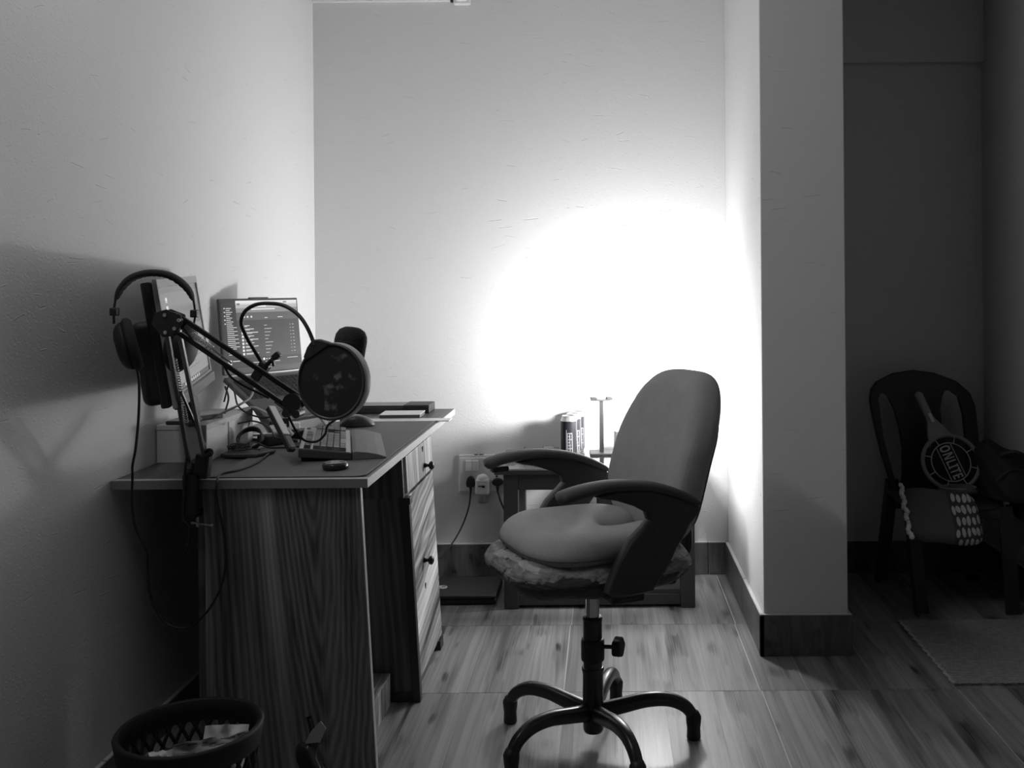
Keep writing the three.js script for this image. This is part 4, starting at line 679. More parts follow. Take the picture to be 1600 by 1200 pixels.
{ // flat pad with a hank of cable, ring coil, leaning handset, adaptors
  const a = PH(385, 712, DH + 0.006), t = thing('flat_pad', 'flat black charging pad on the mat in front of the cardboard box', 'pad', V(a.x, DH + 0.0038, a.z - 0.02), -0.1);
  part('body', extrude([[-0.062, -0.045], [0.04, -0.045], [0.064, 0.02], [0.056, 0.05], [-0.05, 0.05], [-0.066, 0.02]], 0.011, 0.003).rotateX(-Math.PI / 2).translate(0, 0.0055, 0), M.darkPlastic, t);
  part('underside', extrude([[-0.054, -0.04], [0.036, -0.04], [0.055, 0.02], [0.05, 0.045], [-0.045, 0.045], [-0.058, 0.02]], 0.004, 0.001).rotateX(-Math.PI / 2).translate(0, 0.001, 0), M.black, t);
  const hk = thing('cable_hank', 'small hank of thin black cable lying on the flat charging pad', 'cable', V(a.x - 0.03, DH + 0.016, a.z - 0.035));
  part('loops', [coil(V(0, 0.004, 0), 0.026, 5, 0.0019, 0.012, 0.14, 1.1), tube([V(0.02, 0.004, 0.01), V(0.04, 0.005, 0.012), V(0.055, 0.004, 0.016), V(0.062, 0.003, 0.02)], 0.002, 20)], M.cable, hk);
  const b = P(391, 680, 2.9), rg = thing('cable_coil', 'thick black coil of cable standing tilted against the cardboard box', 'cable coil', V(b.x, DH + 0.004, b.z));
  const tor = []; for (let k = 0; k < 5; k++) { const pts = []; for (let i = 0; i <= 40; i++) { const q = i / 40 * Math.PI * 2; pts.push(V(Math.cos(q) * (0.034 + 0.002 * Math.sin(q * 3 + k)), Math.sin(q) * (0.034 + 0.0015 * Math.cos(q * 2 + k)), (k - 2) * 0.0035)); } tor.push(tube(pts, 0.003, 60, 6)); }
  part('winding', merge(tor).rotateX(-0.7).rotateY(0.15).translate(0, 0.031, 0), M.cable, rg);
  part('loose_end', tube([V(0.03, 0.02, 0.02), V(0.06, 0.008, 0.02), V(0.09, 0.004, 0.0), V(0.14, 0.004, -0.02)], 0.0028, 40, 6), M.cable, rg);
  // leaning handset
  const A = P(424, 634, 2.68), B = P(459, 701, 2.6), h = thing('handset', 'slim pale handset leaning upright between cable coil and keyboard', 'phone', V(B.x, DH + 0.004, B.z));
  const ly = A.clone().sub(B).normalize(), lz = V(0.85, 0.3, 0.5); lz.addScaledVector(ly, -lz.dot(ly)).normalize(); const lx = ly.clone().cross(lz), hl = A.distanceTo(B);
  wpart('case', place(rbox(-0.011, 0.011, 0, hl, -0.016, 0.0, 0.004, 3), B, lx, ly, lz), M.black, h);
  wpart('face', place(rbox(-0.0105, 0.0105, hl * 0.32, hl - 0.002, 0.0, 0.0025, 0.001), B, lx, ly, lz), mat(0.6, 0.3), h, 'bright face strip');
  wpart('end_window', place(rbox(-0.009, 0.009, 0.004, hl * 0.3, 0.0, 0.002, 0.001), B, lx, ly, lz), mat(0.12, 0.15), h);
  const ad = PH(350, 662, DH + 0.01);
  const pa = thing('power_strip', 'dark multi-way power strip in the cable clutter under the laptop', 'power strip', V(-0.975, DH + 0.004, -3.03), 1.0);
  part('body', rbox(-0.1, 0.1, 0, 0.034, -0.025, 0.025, 0.006, 3), M.black, pa);
  for (let k = 0; k < 4; k++) part('outlet', cyl(0.014, 0.014, 0.034, 0.0355, 20, -0.07 + k * 0.046, 0), mat(0.16, 0.5), pa);
  const wa = thing('white_adaptor', 'small white adaptor lying on top of the dark power strip', 'adaptor', V(-0.975, DH + 0.0405, -3.03), 0.8);
  part('body', rbox(-0.022, 0.03, 0, 0.024, -0.018, 0.018, 0.005, 3), M.white, wa); part('pins', [cyl(0.002, 0.002, 0, 0.014, 8).rotateZ(Math.PI / 2).translate(-0.021, 0.012, -0.007), cyl(0.002, 0.002, 0, 0.014, 8).rotateZ(Math.PI / 2).translate(-0.021, 0.012, 0.007)], M.metal, wa);
  // loose cables in the clutter
  const loose = [
    ['pale cable sagging from the laptop stand towards the keyboard', mat(0.5, 0.5), [[372, 640, 2.95], [400, 637, 2.85], [424, 650, 2.8], [440, 662, 2.78], [452, 674, 2.78]], 0.0028],
    ['black cable looping over the power strip below the laptop', M.cable, [[350, 628, 2.95], [358, 600, 2.95], [366, 612, 2.9], [372, 634, 2.88], [392, 648, 2.86], [420, 652, 2.84], [445, 640, 2.9]], 0.0026],
    ['grey cable running along the side of the cardboard box to the stand', mat(0.25, 0.5), [[332, 655, 2.82], [350, 644, 2.84], [375, 632, 2.86], [390, 622, 2.9], [398, 606, 2.98]], 0.0034],
    ['black cable lying on the mat from coil to keyboard', M.cable, [[372, 662, 2.86], [392, 658, 2.84], [410, 662, 2.8], [424, 673, 2.76], [432, 684, 2.72], [460, 688, 2.7]], 0.0024],
    ['thin black cable hanging beside the laptop hinge at the wall', M.cable, [[352, 604, 3.0], [357, 622, 2.98], [353, 640, 2.95], [350, 652, 2.93]], 0.003],
  ];
  for (const [l, m, pts, r] of loose) { const w = pts.map(([x, y, d]) => { const p = P(x, y, d); p.y = Math.max(p.y, DH + 0.009); return p; }); const o = thing('loose_cable', l, 'cable', w[0]); wpart('lead', tube(w, r, 60, 7), m, o); const e = w[w.length - 1], e0 = w[w.length - 2], dir = e.clone().sub(e0).normalize(); wpart('connector', rod(e.clone().addScaledVector(dir, -0.004), e.clone().addScaledVector(dir, 0.014), r * 1.9), m, o); }
}

// ------------------------------------------------------------------ microphone boom with pop filter
const elbow = P(267, 502, 2.12), foot = P(307, 728, 2.45), tip = P(462, 631, 2.2);
{
  const t = thing('scissor_boom', 'black scissor boom for the microphone, clamped to the front desk edge', 'boom stand', P(298, 745, 2.45));
  const cz = DN + 0.006, c0 = P(298, 745, 2.44);
  wpart('clamp', [rbox(c0.x - 0.016, c0.x + 0.018, DH, DH + 0.018, DN - 0.05, cz + 0.018, 0.004), rbox(c0.x - 0.016, c0.x + 0.018, 0.668, DH + 0.018, DN + 0.002, cz + 0.02, 0.004), rbox(c0.x - 0.015, c0.x + 0.017, 0.66, 0.675, DN - 0.045, cz + 0.018, 0.003), cyl(0.022, 0.02, DH + 0.018, DH + 0.03, 24, c0.x, DN - 0.012)], M.black, t);
  wpart('clamp_bolt', [rod(V(c0.x + 0.004, 0.63, DN - 0.018), V(c0.x + 0.004, 0.724, DN - 0.018), 0.004), rod(V(c0.x - 0.006, 0.642, DN - 0.01), V(c0.x + 0.045, 0.636, DN - 0.004), 0.002), new THREE.SphereGeometry(0.0045, 12, 8).translate(c0.x + 0.045, 0.636, DN - 0.004), new THREE.SphereGeometry(0.0045, 12, 8).translate(c0.x - 0.006, 0.642, DN - 0.01)], M.metal, t, 'bright clamp screw with a tommy bar');
  wpart('swivel_post', [rod(V(c0.x + 0.002, DH + 0.018, DN - 0.012), foot.clone().add(V(0, 0.012, 0)), 0.013, 0.011), bar(foot.clone().add(V(0.012, -0.03, 0.0)), foot.clone().add(V(0.02, 0.03, 0)), 0.036, 0.028)], M.black, t);
  wpart('tension_knob', [rod(P(316, 716, 2.42), P(331, 706, 2.42), 0.007), new THREE.TorusGeometry(0.008, 0.003, 8, 18).translate(...P(327, 707, 2.42).toArray())], M.black, t);
  const lower = (dx, m, n) => wpart('lower_bar', [bar(P(262 + dx, 515, 2.12), P(298 + dx * 1.35, 722, 2.45), 0.0095, 0.0095)], m, t);
  lower(-2, mat(0.12, 0.3, { metalness: 0.5 })); lower(17, mat(0.2, 0.3, { metalness: 0.5 }));
  wpart('lower_side_bar', bar(P(283, 612, 2.27), P(321, 700, 2.42), 0.006, 0.006), M.darkMetal, t);
  const spring = (a, b, r, turns) => { const pts = [], d = b.clone().sub(a), y = d.clone().normalize(), x = y.clone().cross(V(0, 0, 1)).normalize(), z = x.clone().cross(y); for (let i = 0; i <= turns * 10; i++) { const q = i / 10 * Math.PI * 2; pts.push(a.clone().addScaledVector(d, i / (turns * 10)).addScaledVector(x, Math.cos(q) * r).addScaledVector(z, Math.sin(q) * r)); } return tube(pts, 0.0011, turns * 12, 5); };
  wpart('lower_spring', spring(P(272, 560, 2.2), P(291, 660, 2.34), 0.0052, 26), M.metal, t, 'steel spring');
  const plate = [[-0.036, -0.006], [-0.028, 0.02], [-0.004, 0.026], [0.026, 0.014], [0.03, -0.006], [0.012, -0.03], [-0.012, -0.034]];
  const elb = wpart('elbow_bracket', [0.011, -0.011].map((z) => extrude(plate, 0.004, 0.001).translate(elbow.x, elbow.y, elbow.z + z)), M.black, t);
  for (const [x, y] of [[262, 492], [277, 513], [263, 519], [284, 500]]) wpart('rivet', cyl(0.004, 0.004, -0.016, 0.016, 14).rotateX(Math.PI / 2).translate(...P(x, y, 2.12).toArray()), M.metal, elb);
  wpart('upper_bar', bar(P(272, 489, 2.12), P(470, 621, 2.2), 0.0105, 0.0105), M.black, t);
  wpart('upper_bar', bar(P(266, 511, 2.12), P(456, 640, 2.2), 0.0105, 0.0105), mat(0.05, 0.3, { metalness: 0.5 }), t);
  wpart('upper_spring', spring(P(300, 522, 2.132), P(332, 545, 2.145), 0.0058, 16), M.metal, t, 'steel spring');
  wpart('spring_rod', rod(P(332, 545, 2.145), P(362, 568, 2.155), 0.0022), M.metal, t);
  wpart('end_bracket', [cyl(0.021, 0.021, -0.016, 0.016, 28).rotateX(Math.PI / 2).translate(tip.x - 0.004, tip.y + 0.004, tip.z), cyl(0.009, 0.009, -0.02, 0.02, 18).rotateX(Math.PI / 2).translate(tip.x - 0.016, tip.y - 0.019, tip.z), cyl(0.009, 0.009, -0.02, 0.02, 18).rotateX(Math.PI / 2).translate(tip.x + 0.006, tip.y - 0.021, tip.z)], M.black, t);
  wpart('arm_cable', tube([P(286, 511, 2.12), P(312, 545, 2.135), P(345, 565, 2.15), P(362, 590, 2.165), P(420, 622, 2.22)], 0.0026, 50, 7), M.cable, t);
  wpart('hanging_cable', tube([P(292, 716, 2.43), P(289, 738, 2.42), P(287, 780, 2.42), P(287, 812, 2.42), P(295, 822, 2.42), P(296, 838, 2.42), P(291, 858, 2.42), P(287, 866, 2.42)], 0.003, 60, 7), M.cable, t);
}
{
  const t = thing('microphone', 'black microphone with foam windscreen behind the round pop filter', 'microphone', P(540, 590, 2.17));
  const top = P(551, 512, 2.19), bot = P(533, 640, 2.15), ax = top.clone().sub(bot).normalize(), z = V(0, 0, 1).addScaledVector(ax, -ax.z).normalize(), x = ax.clone().cross(z), L = top.distanceTo(bot);
  wpart('windscreen', place(lathe([[0, L], [0.018, L - 0.001], [0.028, L - 0.007], [0.034, L - 0.018], [0.0355, L - 0.03], [0.034, L - 0.07], [0.031, L - 0.095], [0.022, L - 0.1], [0, L - 0.1]], 36), bot, x, ax, z), mat(0.02, 0.95, { bumpMap: leatherBump, bumpScale: 0.002 }), t);
  wpart('body', place(lathe([[0, 0], [0.016, 0], [0.021, 0.006], [0.0235, 0.02], [0.0235, L - 0.095], [0, L - 0.095]], 32), bot, x, ax, z), M.darkMetal, t);
  wpart('mount_arm', rod(tip.clone().add(V(0.012, 0.0, 0.0)), bot.clone().addScaledVector(ax, 0.05), 0.008), M.black, t);
  wpart('cable', tube([bot.clone().add(V(0, 0.002, 0)), P(528, 652, 2.16), P(512, 665, 2.18), P(508, 678, 2.2), P(494, 690, 2.22), P(476, 688, 2.22), P(462, 672, 2.22), P(453, 655, 2.22), P(445, 640, 2.22), P(430, 628, 2.235)], 0.0028, 90, 7), M.cable, t);
}
{
  const o = P(519, 596, 2.04), t = thing('pop_filter', 'round black mesh pop filter on a curved gooseneck clamped to the microphone boom', 'pop filter', o);
  const n = V(-0.3, 0.05, 1).normalize(), x = V(0, 1, 0).cross(n).normalize(), y = n.clone().cross(x), R = 0.0775;
  const put = (g) => place(g, o, x, y, n);
  const cloth = tex(512, 512, (u, v) => 0.16 + 0.34 * sstep(0.6, 0.85, fbm(u * 7, v * 7, 7, 4, 12)) + 0.1 * (noise(u * 256, v * 256, 256, 5) - 0.5), true);  // pale patches painted in for the brightness seen through the mesh
  wpart('mesh_disc', put(new THREE.CylinderGeometry(R - 0.003, R - 0.003, 0.0012, 64).rotateX(Math.PI / 2).translate(0, 0, 0.004)), mat(1, 0.9, { map: cloth, transparent: true, opacity: 0.93 }), t);
  wpart('mesh_disc', put(new THREE.CylinderGeometry(R - 0.003, R - 0.003, 0.0012, 64).rotateX(Math.PI / 2).translate(0, 0, -0.004)), mat(0.03, 0.9, { transparent: true, opacity: 0.9 }), t);
  wpart('hoop', put(lathe([[R - 0.004, -0.006], [R, -0.007], [R + 0.0015, -0.005], [R + 0.0015, 0.005], [R, 0.007], [R - 0.004, 0.006], [R - 0.004, -0.006]], 72).rotateX(Math.PI / 2)), mat(0.06, 0.3), t);
  wpart('light_painted_rim', put(lathe([[R + 0.0012, -0.016], [R + 0.0032, -0.016], [R + 0.0032, 0.004], [R + 0.0012, 0.004], [R + 0.0012, -0.016]], 72).rotateX(Math.PI / 2)), mat(0.4, 0.4), t, 'outer rim coloured pale for the light on its edge');  // pale ring colour stands for light catching the hoop edge
  wpart('hoop_mount', put(extrude([[-0.046, 0.086], [-0.03, 0.087], [0.004, 0.0785], [-0.012, 0.07], [-0.06, 0.04], [-0.066, 0.05], [-0.058, 0.07]], 0.014, 0.003)), M.black, t);
  wpart('gooseneck', tube([P(412, 572, 2.25), P(399, 550, 2.23), P(385, 526, 2.2), P(377, 505, 2.18), P(381, 489, 2.16), P(397, 477, 2.13), P(420, 474, 2.1), P(445, 478, 2.08), P(466, 492, 2.07), P(479, 510, 2.06), P(488, 530, 2.055), P(491, 540, 2.05)], 0.0042, 120, 10), M.black, t);
  const k0 = P(408, 580, 2.25);
  const ck = wpart('arm_clamp', [rbox(-0.012, 0.012, -0.022, 0.022, -0.014, 0.014, 0.004).rotateZ(-0.6).translate(k0.x, k0.y, k0.z), rod(P(414, 572, 2.24), P(428, 560, 2.23), 0.005)], M.black, t);
  wpart('clamp_knob', rbox(-0.009, 0.009, -0.007, 0.007, -0.009, 0.009, 0.003, 3).rotateZ(0.7).translate(...P(432, 556, 2.23).toArray()), M.black, ck);
  wpart('clamp_wing', rbox(-0.003, 0.003, -0.008, 0.008, -0.006, 0.006, 0.002).rotateZ(0.2).translate(...P(427, 567, 2.23).toArray()), M.black, ck);
}

// ------------------------------------------------------------------ waste basket and packet at the near left
{
  const c = V(-0.885, 0, -2.085), t = thing('waste_basket', 'dark perforated plastic waste basket in front of the desk side panel', 'waste basket', c), R = 0.14, H = 0.3, r0 = 0.105;
  part('rim', lathe([[R - 0.006, H - 0.045], [R + 0.002, H - 0.045], [R + 0.006, H - 0.02], [R + 0.009, H - 0.003], [R + 0.004, H + 0.003], [R - 0.004, H], [R - 0.006, H - 0.02], [R - 0.006, H - 0.045]], 56), mat(0.009, 0.7), t);
  part('bottom', lathe([[0, 0], [r0 + 0.002, 0], [r0 + 0.004, 0.03], [r0 - 0.002, 0.03], [r0 - 0.003, 0.006], [0, 0.006]], 48), mat(0.009, 0.7), t);
  const bars = [], at = (a, f) => { const r = lerp(r0, R - 0.003, f); return V(Math.cos(a) * r, lerp(0.028, H - 0.04, f), Math.sin(a) * r); };
  for (let i = 0; i < 30; i++) for (const s of [-1, 1]) { const a = i / 30 * Math.PI * 2, p = []; for (let k = 0; k <= 8; k++) p.push(at(a + s * k / 8 * 0.9, k / 8)); bars.push(tube(p, 0.0042, 10, 5)); }
  for (const f of [0.33, 0.66]) { const r = lerp(r0, R - 0.003, f); bars.push(new THREE.TorusGeometry(r, 0.003, 6, 48).rotateX(Math.PI / 2).translate(0, lerp(0.028, H - 0.04, f), 0)); }
  part('lattice_wall', merge(bars), mat(0.009, 0.7), t).userData.kind = 'stuff';
  const sheet = (w, h, amp, s) => { const g = new THREE.PlaneGeometry(w, h, 14, 14), p = g.attributes.position; for (let i = 0; i < p.count; i++) { const u = p.getX(i) / w, v = p.getY(i) / h; p.setZ(i, amp * (noise(u * 4 + 9, v * 4 + 9, 32, s) - 0.5) + amp * Math.abs(((u * 3 + v * 2 + 9) % 1) - 0.5)); } g.computeVertexNormals(); const q = g.clone().translate(0, 0, -0.0012); q.setIndex(Array.from(q.index.array).reverse()); return merge([g, q]); };
  const prn = canvasTex(256, 256, (x, w, h) => { x.fillStyle = '#9a9a9a'; x.fillRect(0, 0, w, h); x.fillStyle = '#5a5a5a'; let s = 11; const q = () => (s = (s * 16807) % 2147483647) / 2147483647; for (let i = 0; i < 60; i++) x.fillRect(q() * w, q() * h, 10 + q() * 40, 5 + q() * 16); });
  const mk = (name, l, g, m, x, y, z, e) => { const o = thing(name, l, 'waste paper', V(c.x + x, y, c.z + z)); o.rotation.set(...e); part('sheet', g, m, o); return o; };
  mk('paper_sheet', 'upright crumpled grey paper sheet in the waste basket', sheet(0.09, 0.1, 0.02, 3), M.paper, 0.06, 0.235, -0.03, [-0.5, 0.2, 0.05]);
  mk('printed_wrapper', 'printed wrapper strip lying across the near side of the waste basket', sheet(0.15, 0.05, 0.022, 8), mat(1, 0.7, { map: prn }), 0.06, 0.262, 0.035, [-0.7, 0.1, 0.22]);
  mk('paper_scrap', 'small paper scrap at the left inside the waste basket', sheet(0.05, 0.05, 0.02, 5), M.paper, -0.04, 0.245, 0.05, [-0.8, 0.5, 0.2]);
  mk('dark_wrapper', 'dark plastic wrapper bunched under the papers in the waste basket', sheet(0.16, 0.16, 0.05, 15), mat(0.03, 0.5), 0, 0.19, 0, [-1.57, 0, 0.3]);
}
{
  const b = PH(470, 1245, 0), t = thing('plastic_packet', 'crumpled dark glossy plastic packet standing at the foot of the desk panel', 'packet', V(-0.70, 0, -2.33));
  const g = sdfMesh((x, y, z) => { const w = lerp(0.045, 0.012, clamp((y) / 0.2)) + 0.006 * Math.sin(y * 70 + x * 40), e = Math.hypot(x - 0.012 * Math.sin(y * 40), z * 1.5) - w + 0.007 * Math.sin(x * 130 + y * 60) * Math.cos(z * 140); return Math.max(e * 0.7, y - 0.2 + 0.03 * Math.sin(x * 120), 0.001 - y); }, V(-0.07, -0.01, -0.06), V(0.07, 0.22, 0.06), 48);
  part('film', boxUV(g, 0.1), mat(0.03, 0.18), t);
  part('torn_flap', extrude([[-0.02, 0], [0.014, 0.01], [0.022, 0.045], [0.006, 0.06], [-0.012, 0.03]], 0.002, 0.0005).rotateZ(-0.2).translate(0.006, 0.15, 0.012), mat(0.35, 0.3), t, 'pale torn flap');
}

// ------------------------------------------------------------------ right recess: plastic chair, pillow, racket, bag, rug
{
  const t = thing('plastic_chair', 'dark moulded plastic chair in the dark recess right of the pillar', 'chair', V(1.32, 0, -3.9));
  const D = 4.03, S = (l) => l.map(([x, y]) => { const p = P(x, y, D); return [p.x, p.y]; });
  const outer = S([[1392, 790], [1388, 762], [1380, 730], [1373, 705], [1366, 672], [1360, 642], [1358, 624], [1361, 608], [1370, 597], [1397, 584], [1430, 579], [1463, 583], [1497, 596], [1516, 614], [1523, 634], [1525, 670], [1526, 710], [1526, 750], [1524, 792]]);
  const h1 = S([[1374, 627], [1377, 617], [1383, 615], [1391, 621], [1399, 643], [1404, 668], [1407, 700], [1406, 738], [1400, 766], [1396, 767], [1388, 730], [1379, 682]]);
  const h2 = S([[1471, 640], [1475, 620], [1479, 612], [1486, 611], [1498, 622], [1503, 650], [1505, 700], [1504, 740], [1498, 768], [1494, 770], [1484, 740], [1474, 690]]);
  const g = extrude(outer, 0.026, 0.008, [h1, h2].map((h) => { const c = h.reduce((q, e) => [q[0] + e[0] / h.length, q[1] + e[1] / h.length], [0, 0]); return h.map((e) => [c[0] + (e[0] - c[0]) * 1.3, c[1] + (e[1] - c[1]) * 1.06]); }), 3), p = g.attributes.position; let q = boxUV(g, 0.3);
  { const a = q.attributes.position; for (let i = 0; i < a.count; i++) { const y = a.getY(i), x = a.getX(i) - 1.29; a.setZ(i, a.getZ(i) - D - 0.14 * (y - 0.62) + 0.35 * x * x); } q.computeVertexNormals(); }
  const pl = mat(0.03, 0.45); wpart('backrest', toCreasedNormals(q, 0.7), pl, t);
  const sh = boxUV(sdfMesh((x, y, z) => { const w = 0.19 + 0.03 * (z + 3.84), e = (Math.pow(Math.pow(Math.abs((x - 1.31) / w), 4) + Math.pow(Math.abs((z + 3.84) / 0.2), 4), 0.25) - 1) * 0.19; return smax(e, Math.abs(y - 0.395 + 0.02 * Math.exp(-((x - 1.31) ** 2 * 50 + (z + 3.84) ** 2 * 50))) - 0.012, 0.015); }, V(1.08, 0.35, -4.08), V(1.54, 0.44, -3.6), 56), 0.3);
  wpart('seat', sh, pl, t);
  const leg = (a, b, c, dd) => { const G = extrude([[-0.028, 0.02], [0.024, 0.02], [0.026, 0.012], [-0.018, 0.01], [-0.02, -0.026], [-0.028, -0.026]], 1, 0.002); const y = b.clone().sub(a), L = y.length(); y.normalize(); const z = V(0, 0, dd), x = y.clone().cross(z).normalize().multiplyScalar(c), zz = x.clone().cross(y); return place(G.scale(1, 1, L).rotateX(-Math.PI / 2).translate(0, L / 2, 0), a, x, y, zz); };
  wpart('leg', leg(V(1.17, 0, -3.65), V(1.14, 0.395, -3.68), 1, 1), pl, t); wpart('leg', leg(V(1.50, 0, -3.66), V(1.48, 0.395, -3.68), -1, 1), pl, t);
  wpart('leg', leg(V(1.135, 0, -4.07), V(1.165, 0.43, -4.0), 1, 1), pl, t); wpart('leg', leg(V(1.5, 0, -4.07), V(1.49, 0.43, -4.0), -1, 1), pl, t);
  wpart('front_apron', rbox(1.15, 1.47, 0.35, 0.39, -3.675, -3.655, 0.006), pl, t);
}
{
  const c = P(1478, 806, 3.6), t = thing('folded_pillow', 'folded grey cloth pillow hanging over the front of the plastic chair seat', 'pillow', V(c.x, 0.3, c.z));
  const bend = (x, y, z) => { const s = clamp((z + 3.66) / -0.14, -0.3, 1); return s; };
  const LX = P(1410, 800, 3.575).x, RX = P(1532, 800, 3.575).x, mx = (LX + RX) / 2, hw = (RX - LX) / 2;
  const f = (x, y, z) => { const a = -0.1 * (x - mx), zc = -3.575, yc = 0.382 + a; const th = 0.62, dy = y - yc, dz = z - zc, u = dy * Math.cos(th) - dz * Math.sin(th), v = dy * Math.sin(th) + dz * Math.cos(th); const e = (Math.pow(Math.pow(Math.abs((x - mx) / hw), 5) + Math.pow(Math.abs(u / 0.105), 5), 0.2) - 1) * 0.1; return smax(e, Math.abs(v) - 0.034 + 0.004 * Math.sin(x * 40 + u * 20), 0.05); };
  const g = sdfMesh(f, V(LX - 0.04, 0.22, -3.72), V(RX + 0.04, 0.53, -3.42), 64);
  const pt = canvasTex(1024, 512, (k, w, h) => {
    k.fillStyle = '#5e5e5e'; k.fillRect(0, 0, w, h); let s = 21; const q = () => (s = (s * 16807) % 2147483647) / 2147483647;
    for (let i = 0; i < 5000; i++) { const v = 80 + q() * 26 | 0; k.fillStyle = `rgba(${v},${v},${v},0.5)`; k.fillRect(q() * w, q() * h, 3, 2); }
    k.fillStyle = '#4a4a4a'; k.fillRect(600, 0, 424, h);
    k.fillStyle = '#d2d2d2'; for (let r = 0; r < 7; r++) for (let cI = 0; cI < 6; cI++) { k.save(); k.translate(640 + cI * 72 + (r % 2) * 36 + q() * 8, 36 + r * 76 + q() * 10); k.rotate(q() * 3); k.beginPath(); k.ellipse(0, 0, 26 + q() * 10, 22 + q() * 8, 0, 0, 7); k.fill(); k.restore(); }
  });
  const a = g.attributes.position, uv = new Float32Array(a.count * 2); for (let i = 0; i < a.count; i++) { uv[i * 2] = (a.getX(i) - LX) / (RX - LX); uv[i * 2 + 1] = (a.getY(i) - 0.26) / 0.24 + 0; } g.setAttribute('uv', new THREE.BufferAttribute(uv, 2));
  wpart('cover', g, mat(0.8, 0.95, { map: pt, bumpMap: weaveBump, bumpScale: 0.001 }), t, 'grey cloth with a pebble print at one end');
  const fr = []; for (let i = 0; i < 22; i++) { const u = lerp(0.098, -0.1, i / 21), v = 0.022 + 0.004 * Math.sin(i * 1.9), th = 0.62, x = LX + 0.006 + 0.004 * Math.sin(i * 1.3); fr.push(new THREE.IcosahedronGeometry(0.0075 + 0.003 * hash(i, 2, 1), 1).translate(x, 0.382 - 0.1 * (x - mx) + u * Math.cos(th) + v * Math.sin(th), -3.575 - u * Math.sin(th) + v * Math.cos(th))); }
  wpart('fleece_trim', merge(fr), mat(0.75, 1), t, 'pale fleecy edge');
}
{ // folded cloth between pillow and racket
  const c = P(1497, 775, 3.74), t = thing('folded_cloth', 'small rolled dark cloth on the pillow under the racket', 'cloth', V(c.x, 0.41, c.z));
  const g = sdfMesh((x, y, z) => smax((Math.hypot(x / 0.075, z / 0.05) - 1) * 0.05, Math.abs(y - 0.03 - 0.006 * Math.sin(x * 50)) - 0.016, 0.02), V(-0.09, -0.01, -0.07), V(0.09, 0.07, 0.07), 40);
  part('cloth', boxUV(g, 0.1), mat(0.12, 0.95), t); part('hem', new THREE.TorusGeometry(0.06, 0.003, 6, 40).rotateX(Math.PI / 2).scale(1.1, 1, 0.72).translate(0, 0.044, 0), mat(0.3, 0.9), t);
}
{
  const o = P(1486, 722, 3.86), top = P(1434, 614, 3.97), y = top.clone().sub(o).normalize(), n = V(0.05, 0.25, 1); n.addScaledVector(y, -n.dot(y)).normalize(); const x = y.clone().cross(n);
  const t = thing('mosquito_racket', 'grey electric mosquito racket propped upright on the plastic chair', 'racket', P(1500, 764, 3.82)), L = top.distanceTo(o), put = (g) => place(g, o, x, y, n), k = 3.86 / F, R = 44 * k;
  const fm = mat(0.34, 0.45), wm = mat(0.75, 0.5);
  const oval = (r, tr, sx = 1, sy = 1) => { const p = []; for (let i = 0; i < 60; i++) { const a = i / 60 * Math.PI * 2; p.push(V(Math.cos(a) * r * sx, Math.sin(a) * r * sy, 0)); } return new THREE.TubeGeometry(new THREE.CatmullRomCurve3(p, true), 90, tr, 8, true); };
  wpart('frame', put(merge([oval(R, 0.0085, 1.0, 0.97), extrude([[-0.052, R * 0.72], [-0.03, R * 0.98], [0, R * 0.93], [0.03, R * 0.98], [0.052, R * 0.72], [0.042, R * 1.12], [0.018, R * 1.6], [0.014, R * 1.75], [-0.014, R * 1.75], [-0.018, R * 1.6], [-0.042, R * 1.12]], 0.018, 0.004)])), fm, t);
  wpart('handle', put(merge([rod(V(0, R * 1.7, 0), V(0, L - 0.012, 0), 0.0145, 0.0165, 20), new THREE.SphereGeometry(0.0165, 20, 12).translate(0, L - 0.012, 0)])), fm, t);
  wpart('sticker', put(rbox(-0.006, 0.006, R * 1.5, R * 1.85, 0.0105, 0.0165, 0.001)), mat(0.85, 0.4), t, 'bright white sticker');
  const net = []; for (let i = -16; i <= 16; i++) { const q = i * 0.0064, h = Math.sqrt(Math.max(0, R * R - q * q)); if (h < 0.01) continue; for (const s of [-1, 1]) { const c = Math.SQRT1_2, a = [q * c - s * h * c, s * q * c + h * c], b = [q * c + s * h * c, s * q * c - h * c]; net.push(rod(V(a[0], a[1], 0), V(b[0], b[1], 0), 0.0007, 0.0007, 4)); } }
  wpart('wire_net', put(merge(net)), M.darkMetal, t).userData.kind = 'stuff';
  wpart('backing_net', put(new THREE.CylinderGeometry(R, R, 0.001, 48).rotateX(Math.PI / 2).translate(0, 0, -0.003)), mat(0.03, 0.8, { transparent: true, opacity: 0.55 }), t);
  wpart('inner_ring', put(oval(R * 0.69, 0.0022)), wm, t, 'pale ring');
  for (let i = 0; i < 8; i++) { const a = i / 8 * Math.PI * 2 + 0.2; wpart('spoke', put(rod(V(Math.cos(a) * R * 0.69, Math.sin(a) * R * 0.69, 0.001), V(Math.cos(a) * R * 0.97, Math.sin(a) * R * 0.95, 0.001), 0.0019)), wm, t); }
  for (const s of [-1, 1]) wpart('letter_rail', put(rod(V(s * 0.03, R * 0.6, 0.001), V(s * 0.03, -R * 0.6, 0.001), 0.0018)), wm, t);
  const T = new TextGeometry('ONLITE', { font, size: 0.036, depth: 0.002, curveSegments: 6 }); T.computeBoundingBox(); const bb = T.boundingBox, sx = (R * 1.22) / (bb.max.x - bb.min.x);
  T.translate(-(bb.max.x + bb.min.x) / 2, -(bb.max.y + bb.min.y) / 2, 0).scale(sx, 1.15, 1).rotateZ(-Math.PI / 2).translate(0, 0, 0.002);
  wpart('lettering', put(T), wm, t, 'pale lettering reading ONLITE');
}
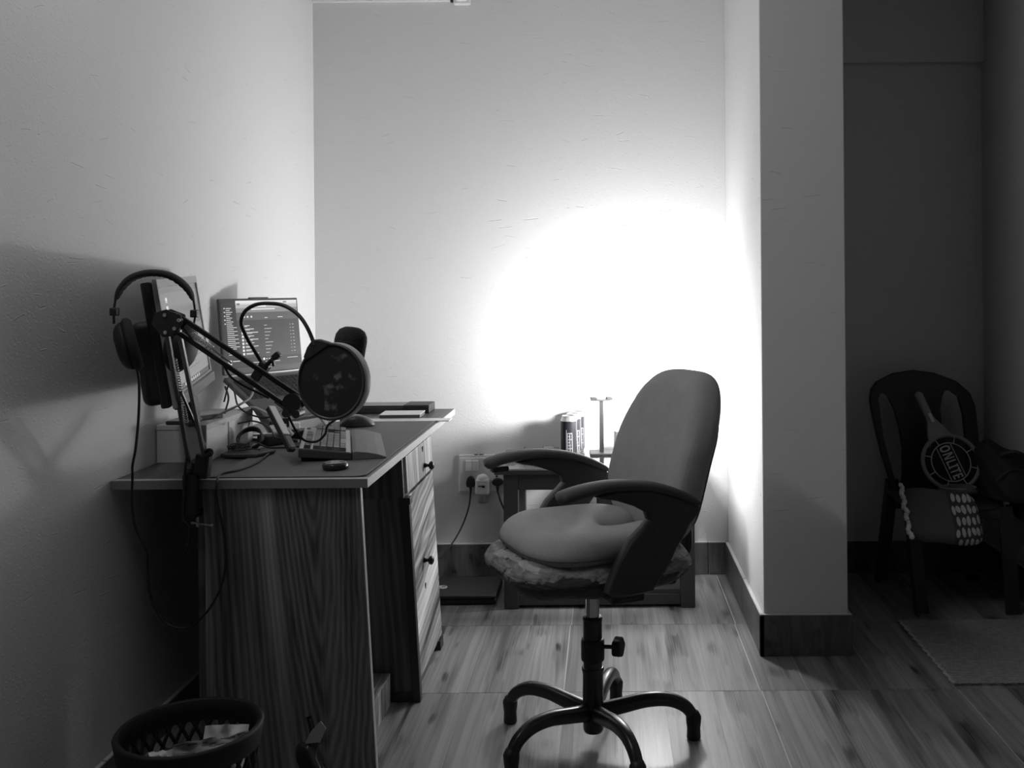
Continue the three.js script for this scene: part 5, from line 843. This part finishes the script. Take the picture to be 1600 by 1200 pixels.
{
  const c = P(1572, 770, 3.72), t = thing('backpack', 'black bag heaped on the right side of the plastic chair', 'bag', V(c.x, 0.34, c.z));
  const lo = P(1572, 826, 3.72), g = sdfMesh((x, y, z) => {
    const a = Math.hypot((x - 0.0) / 0.088, (y - 0.13) / 0.13, z / 0.1) - 1, b = Math.hypot((x - 0.03) / 0.085, (y - 0.1) / 0.1, (z - 0.02) / 0.1) - 1, d = Math.hypot((x + 0.062) / 0.045, (y - 0.235) / 0.06, (z + 0.02) / 0.05) - 1;
    const body = smin(smin(a * 0.09, b * 0.085, 0.04), d * 0.045, 0.03) + 0.004 * Math.sin(x * 60 + y * 45) * Math.cos(z * 50 + y * 30);
    return smax(body, -Math.max(c.x + x - 1.545, 0.34 + y - 0.418), 0.01);
  }, V(-0.16, -0.03, -0.14), V(0.16, 0.34, 0.16), 64);
  part('body', boxUV(g, 0.2), mat(0.012, 0.8), t);
  part('strap', tube([V(-0.04, 0.25, 0.06), V(0, 0.262, 0.085), V(0.05, 0.235, 0.09), V(0.09, 0.16, 0.085), V(0.1, 0.07, 0.08)], 0.008, 40, 8).scale(1, 1, 1), mat(0.02, 0.6), t);
  part('zip', tube([V(-0.07, 0.16, 0.085), V(-0.02, 0.2, 0.1), V(0.04, 0.19, 0.115), V(0.08, 0.13, 0.115)], 0.0022, 30, 6), M.darkMetal, t);
}
{
  const a = PH(1403, 968, 0.01), b = PH(1495, 1066, 0.01), t = thing('woven_rug', 'light woven floor mat lying in front of the plastic chair', 'rug', V(1.4, 0, (a.z + b.z) / 2));
  const x0 = (a.x + b.x) / 2 - 0.003, z0 = a.z, z1 = b.z, g = new THREE.PlaneGeometry(0.505, z1 - z0, 60, 50).rotateX(-Math.PI / 2).translate(x0 + 0.2525, 0.0095, (z0 + z1) / 2);
  const top = rbox(x0, x0 + 0.503, 0.0002, 0.0095, z0, z1, 0.003);
  const p = top.attributes.position; wpart('woven_body', boxUV(top, 0.3), mat(0.95, 0.95, { map: rugTex, bumpMap: rugTex, bumpScale: 0.006 }), t);
  const knots = []; for (let i = 0; i < 34; i++) { const k = (i + 0.5) / 34; knots.push(new THREE.IcosahedronGeometry(0.006 + 0.002 * hash(i, 1, 4), 1).scale(1, 0.6, 1.2).translate(x0 + 0.001 + 0.003 * Math.sin(i * 2.1), 0.0075, lerp(z0, z1, k))); }
  wpart('bound_edge', merge(knots), mat(0.5, 0.95), t, 'pale stitched edge');
  const kk = []; for (let i = 0; i < 40; i++) kk.push(new THREE.IcosahedronGeometry(0.0055, 1).scale(1.2, 0.6, 1).translate(x0 + 0.503 * (i + 0.5) / 40, 0.0075, z1 - 0.002 + 0.002 * Math.sin(i * 1.7)));
  wpart('front_edge', merge(kk), mat(0.35, 0.95), t, 'stitched edge');
}
renderer.render(scene, camera);
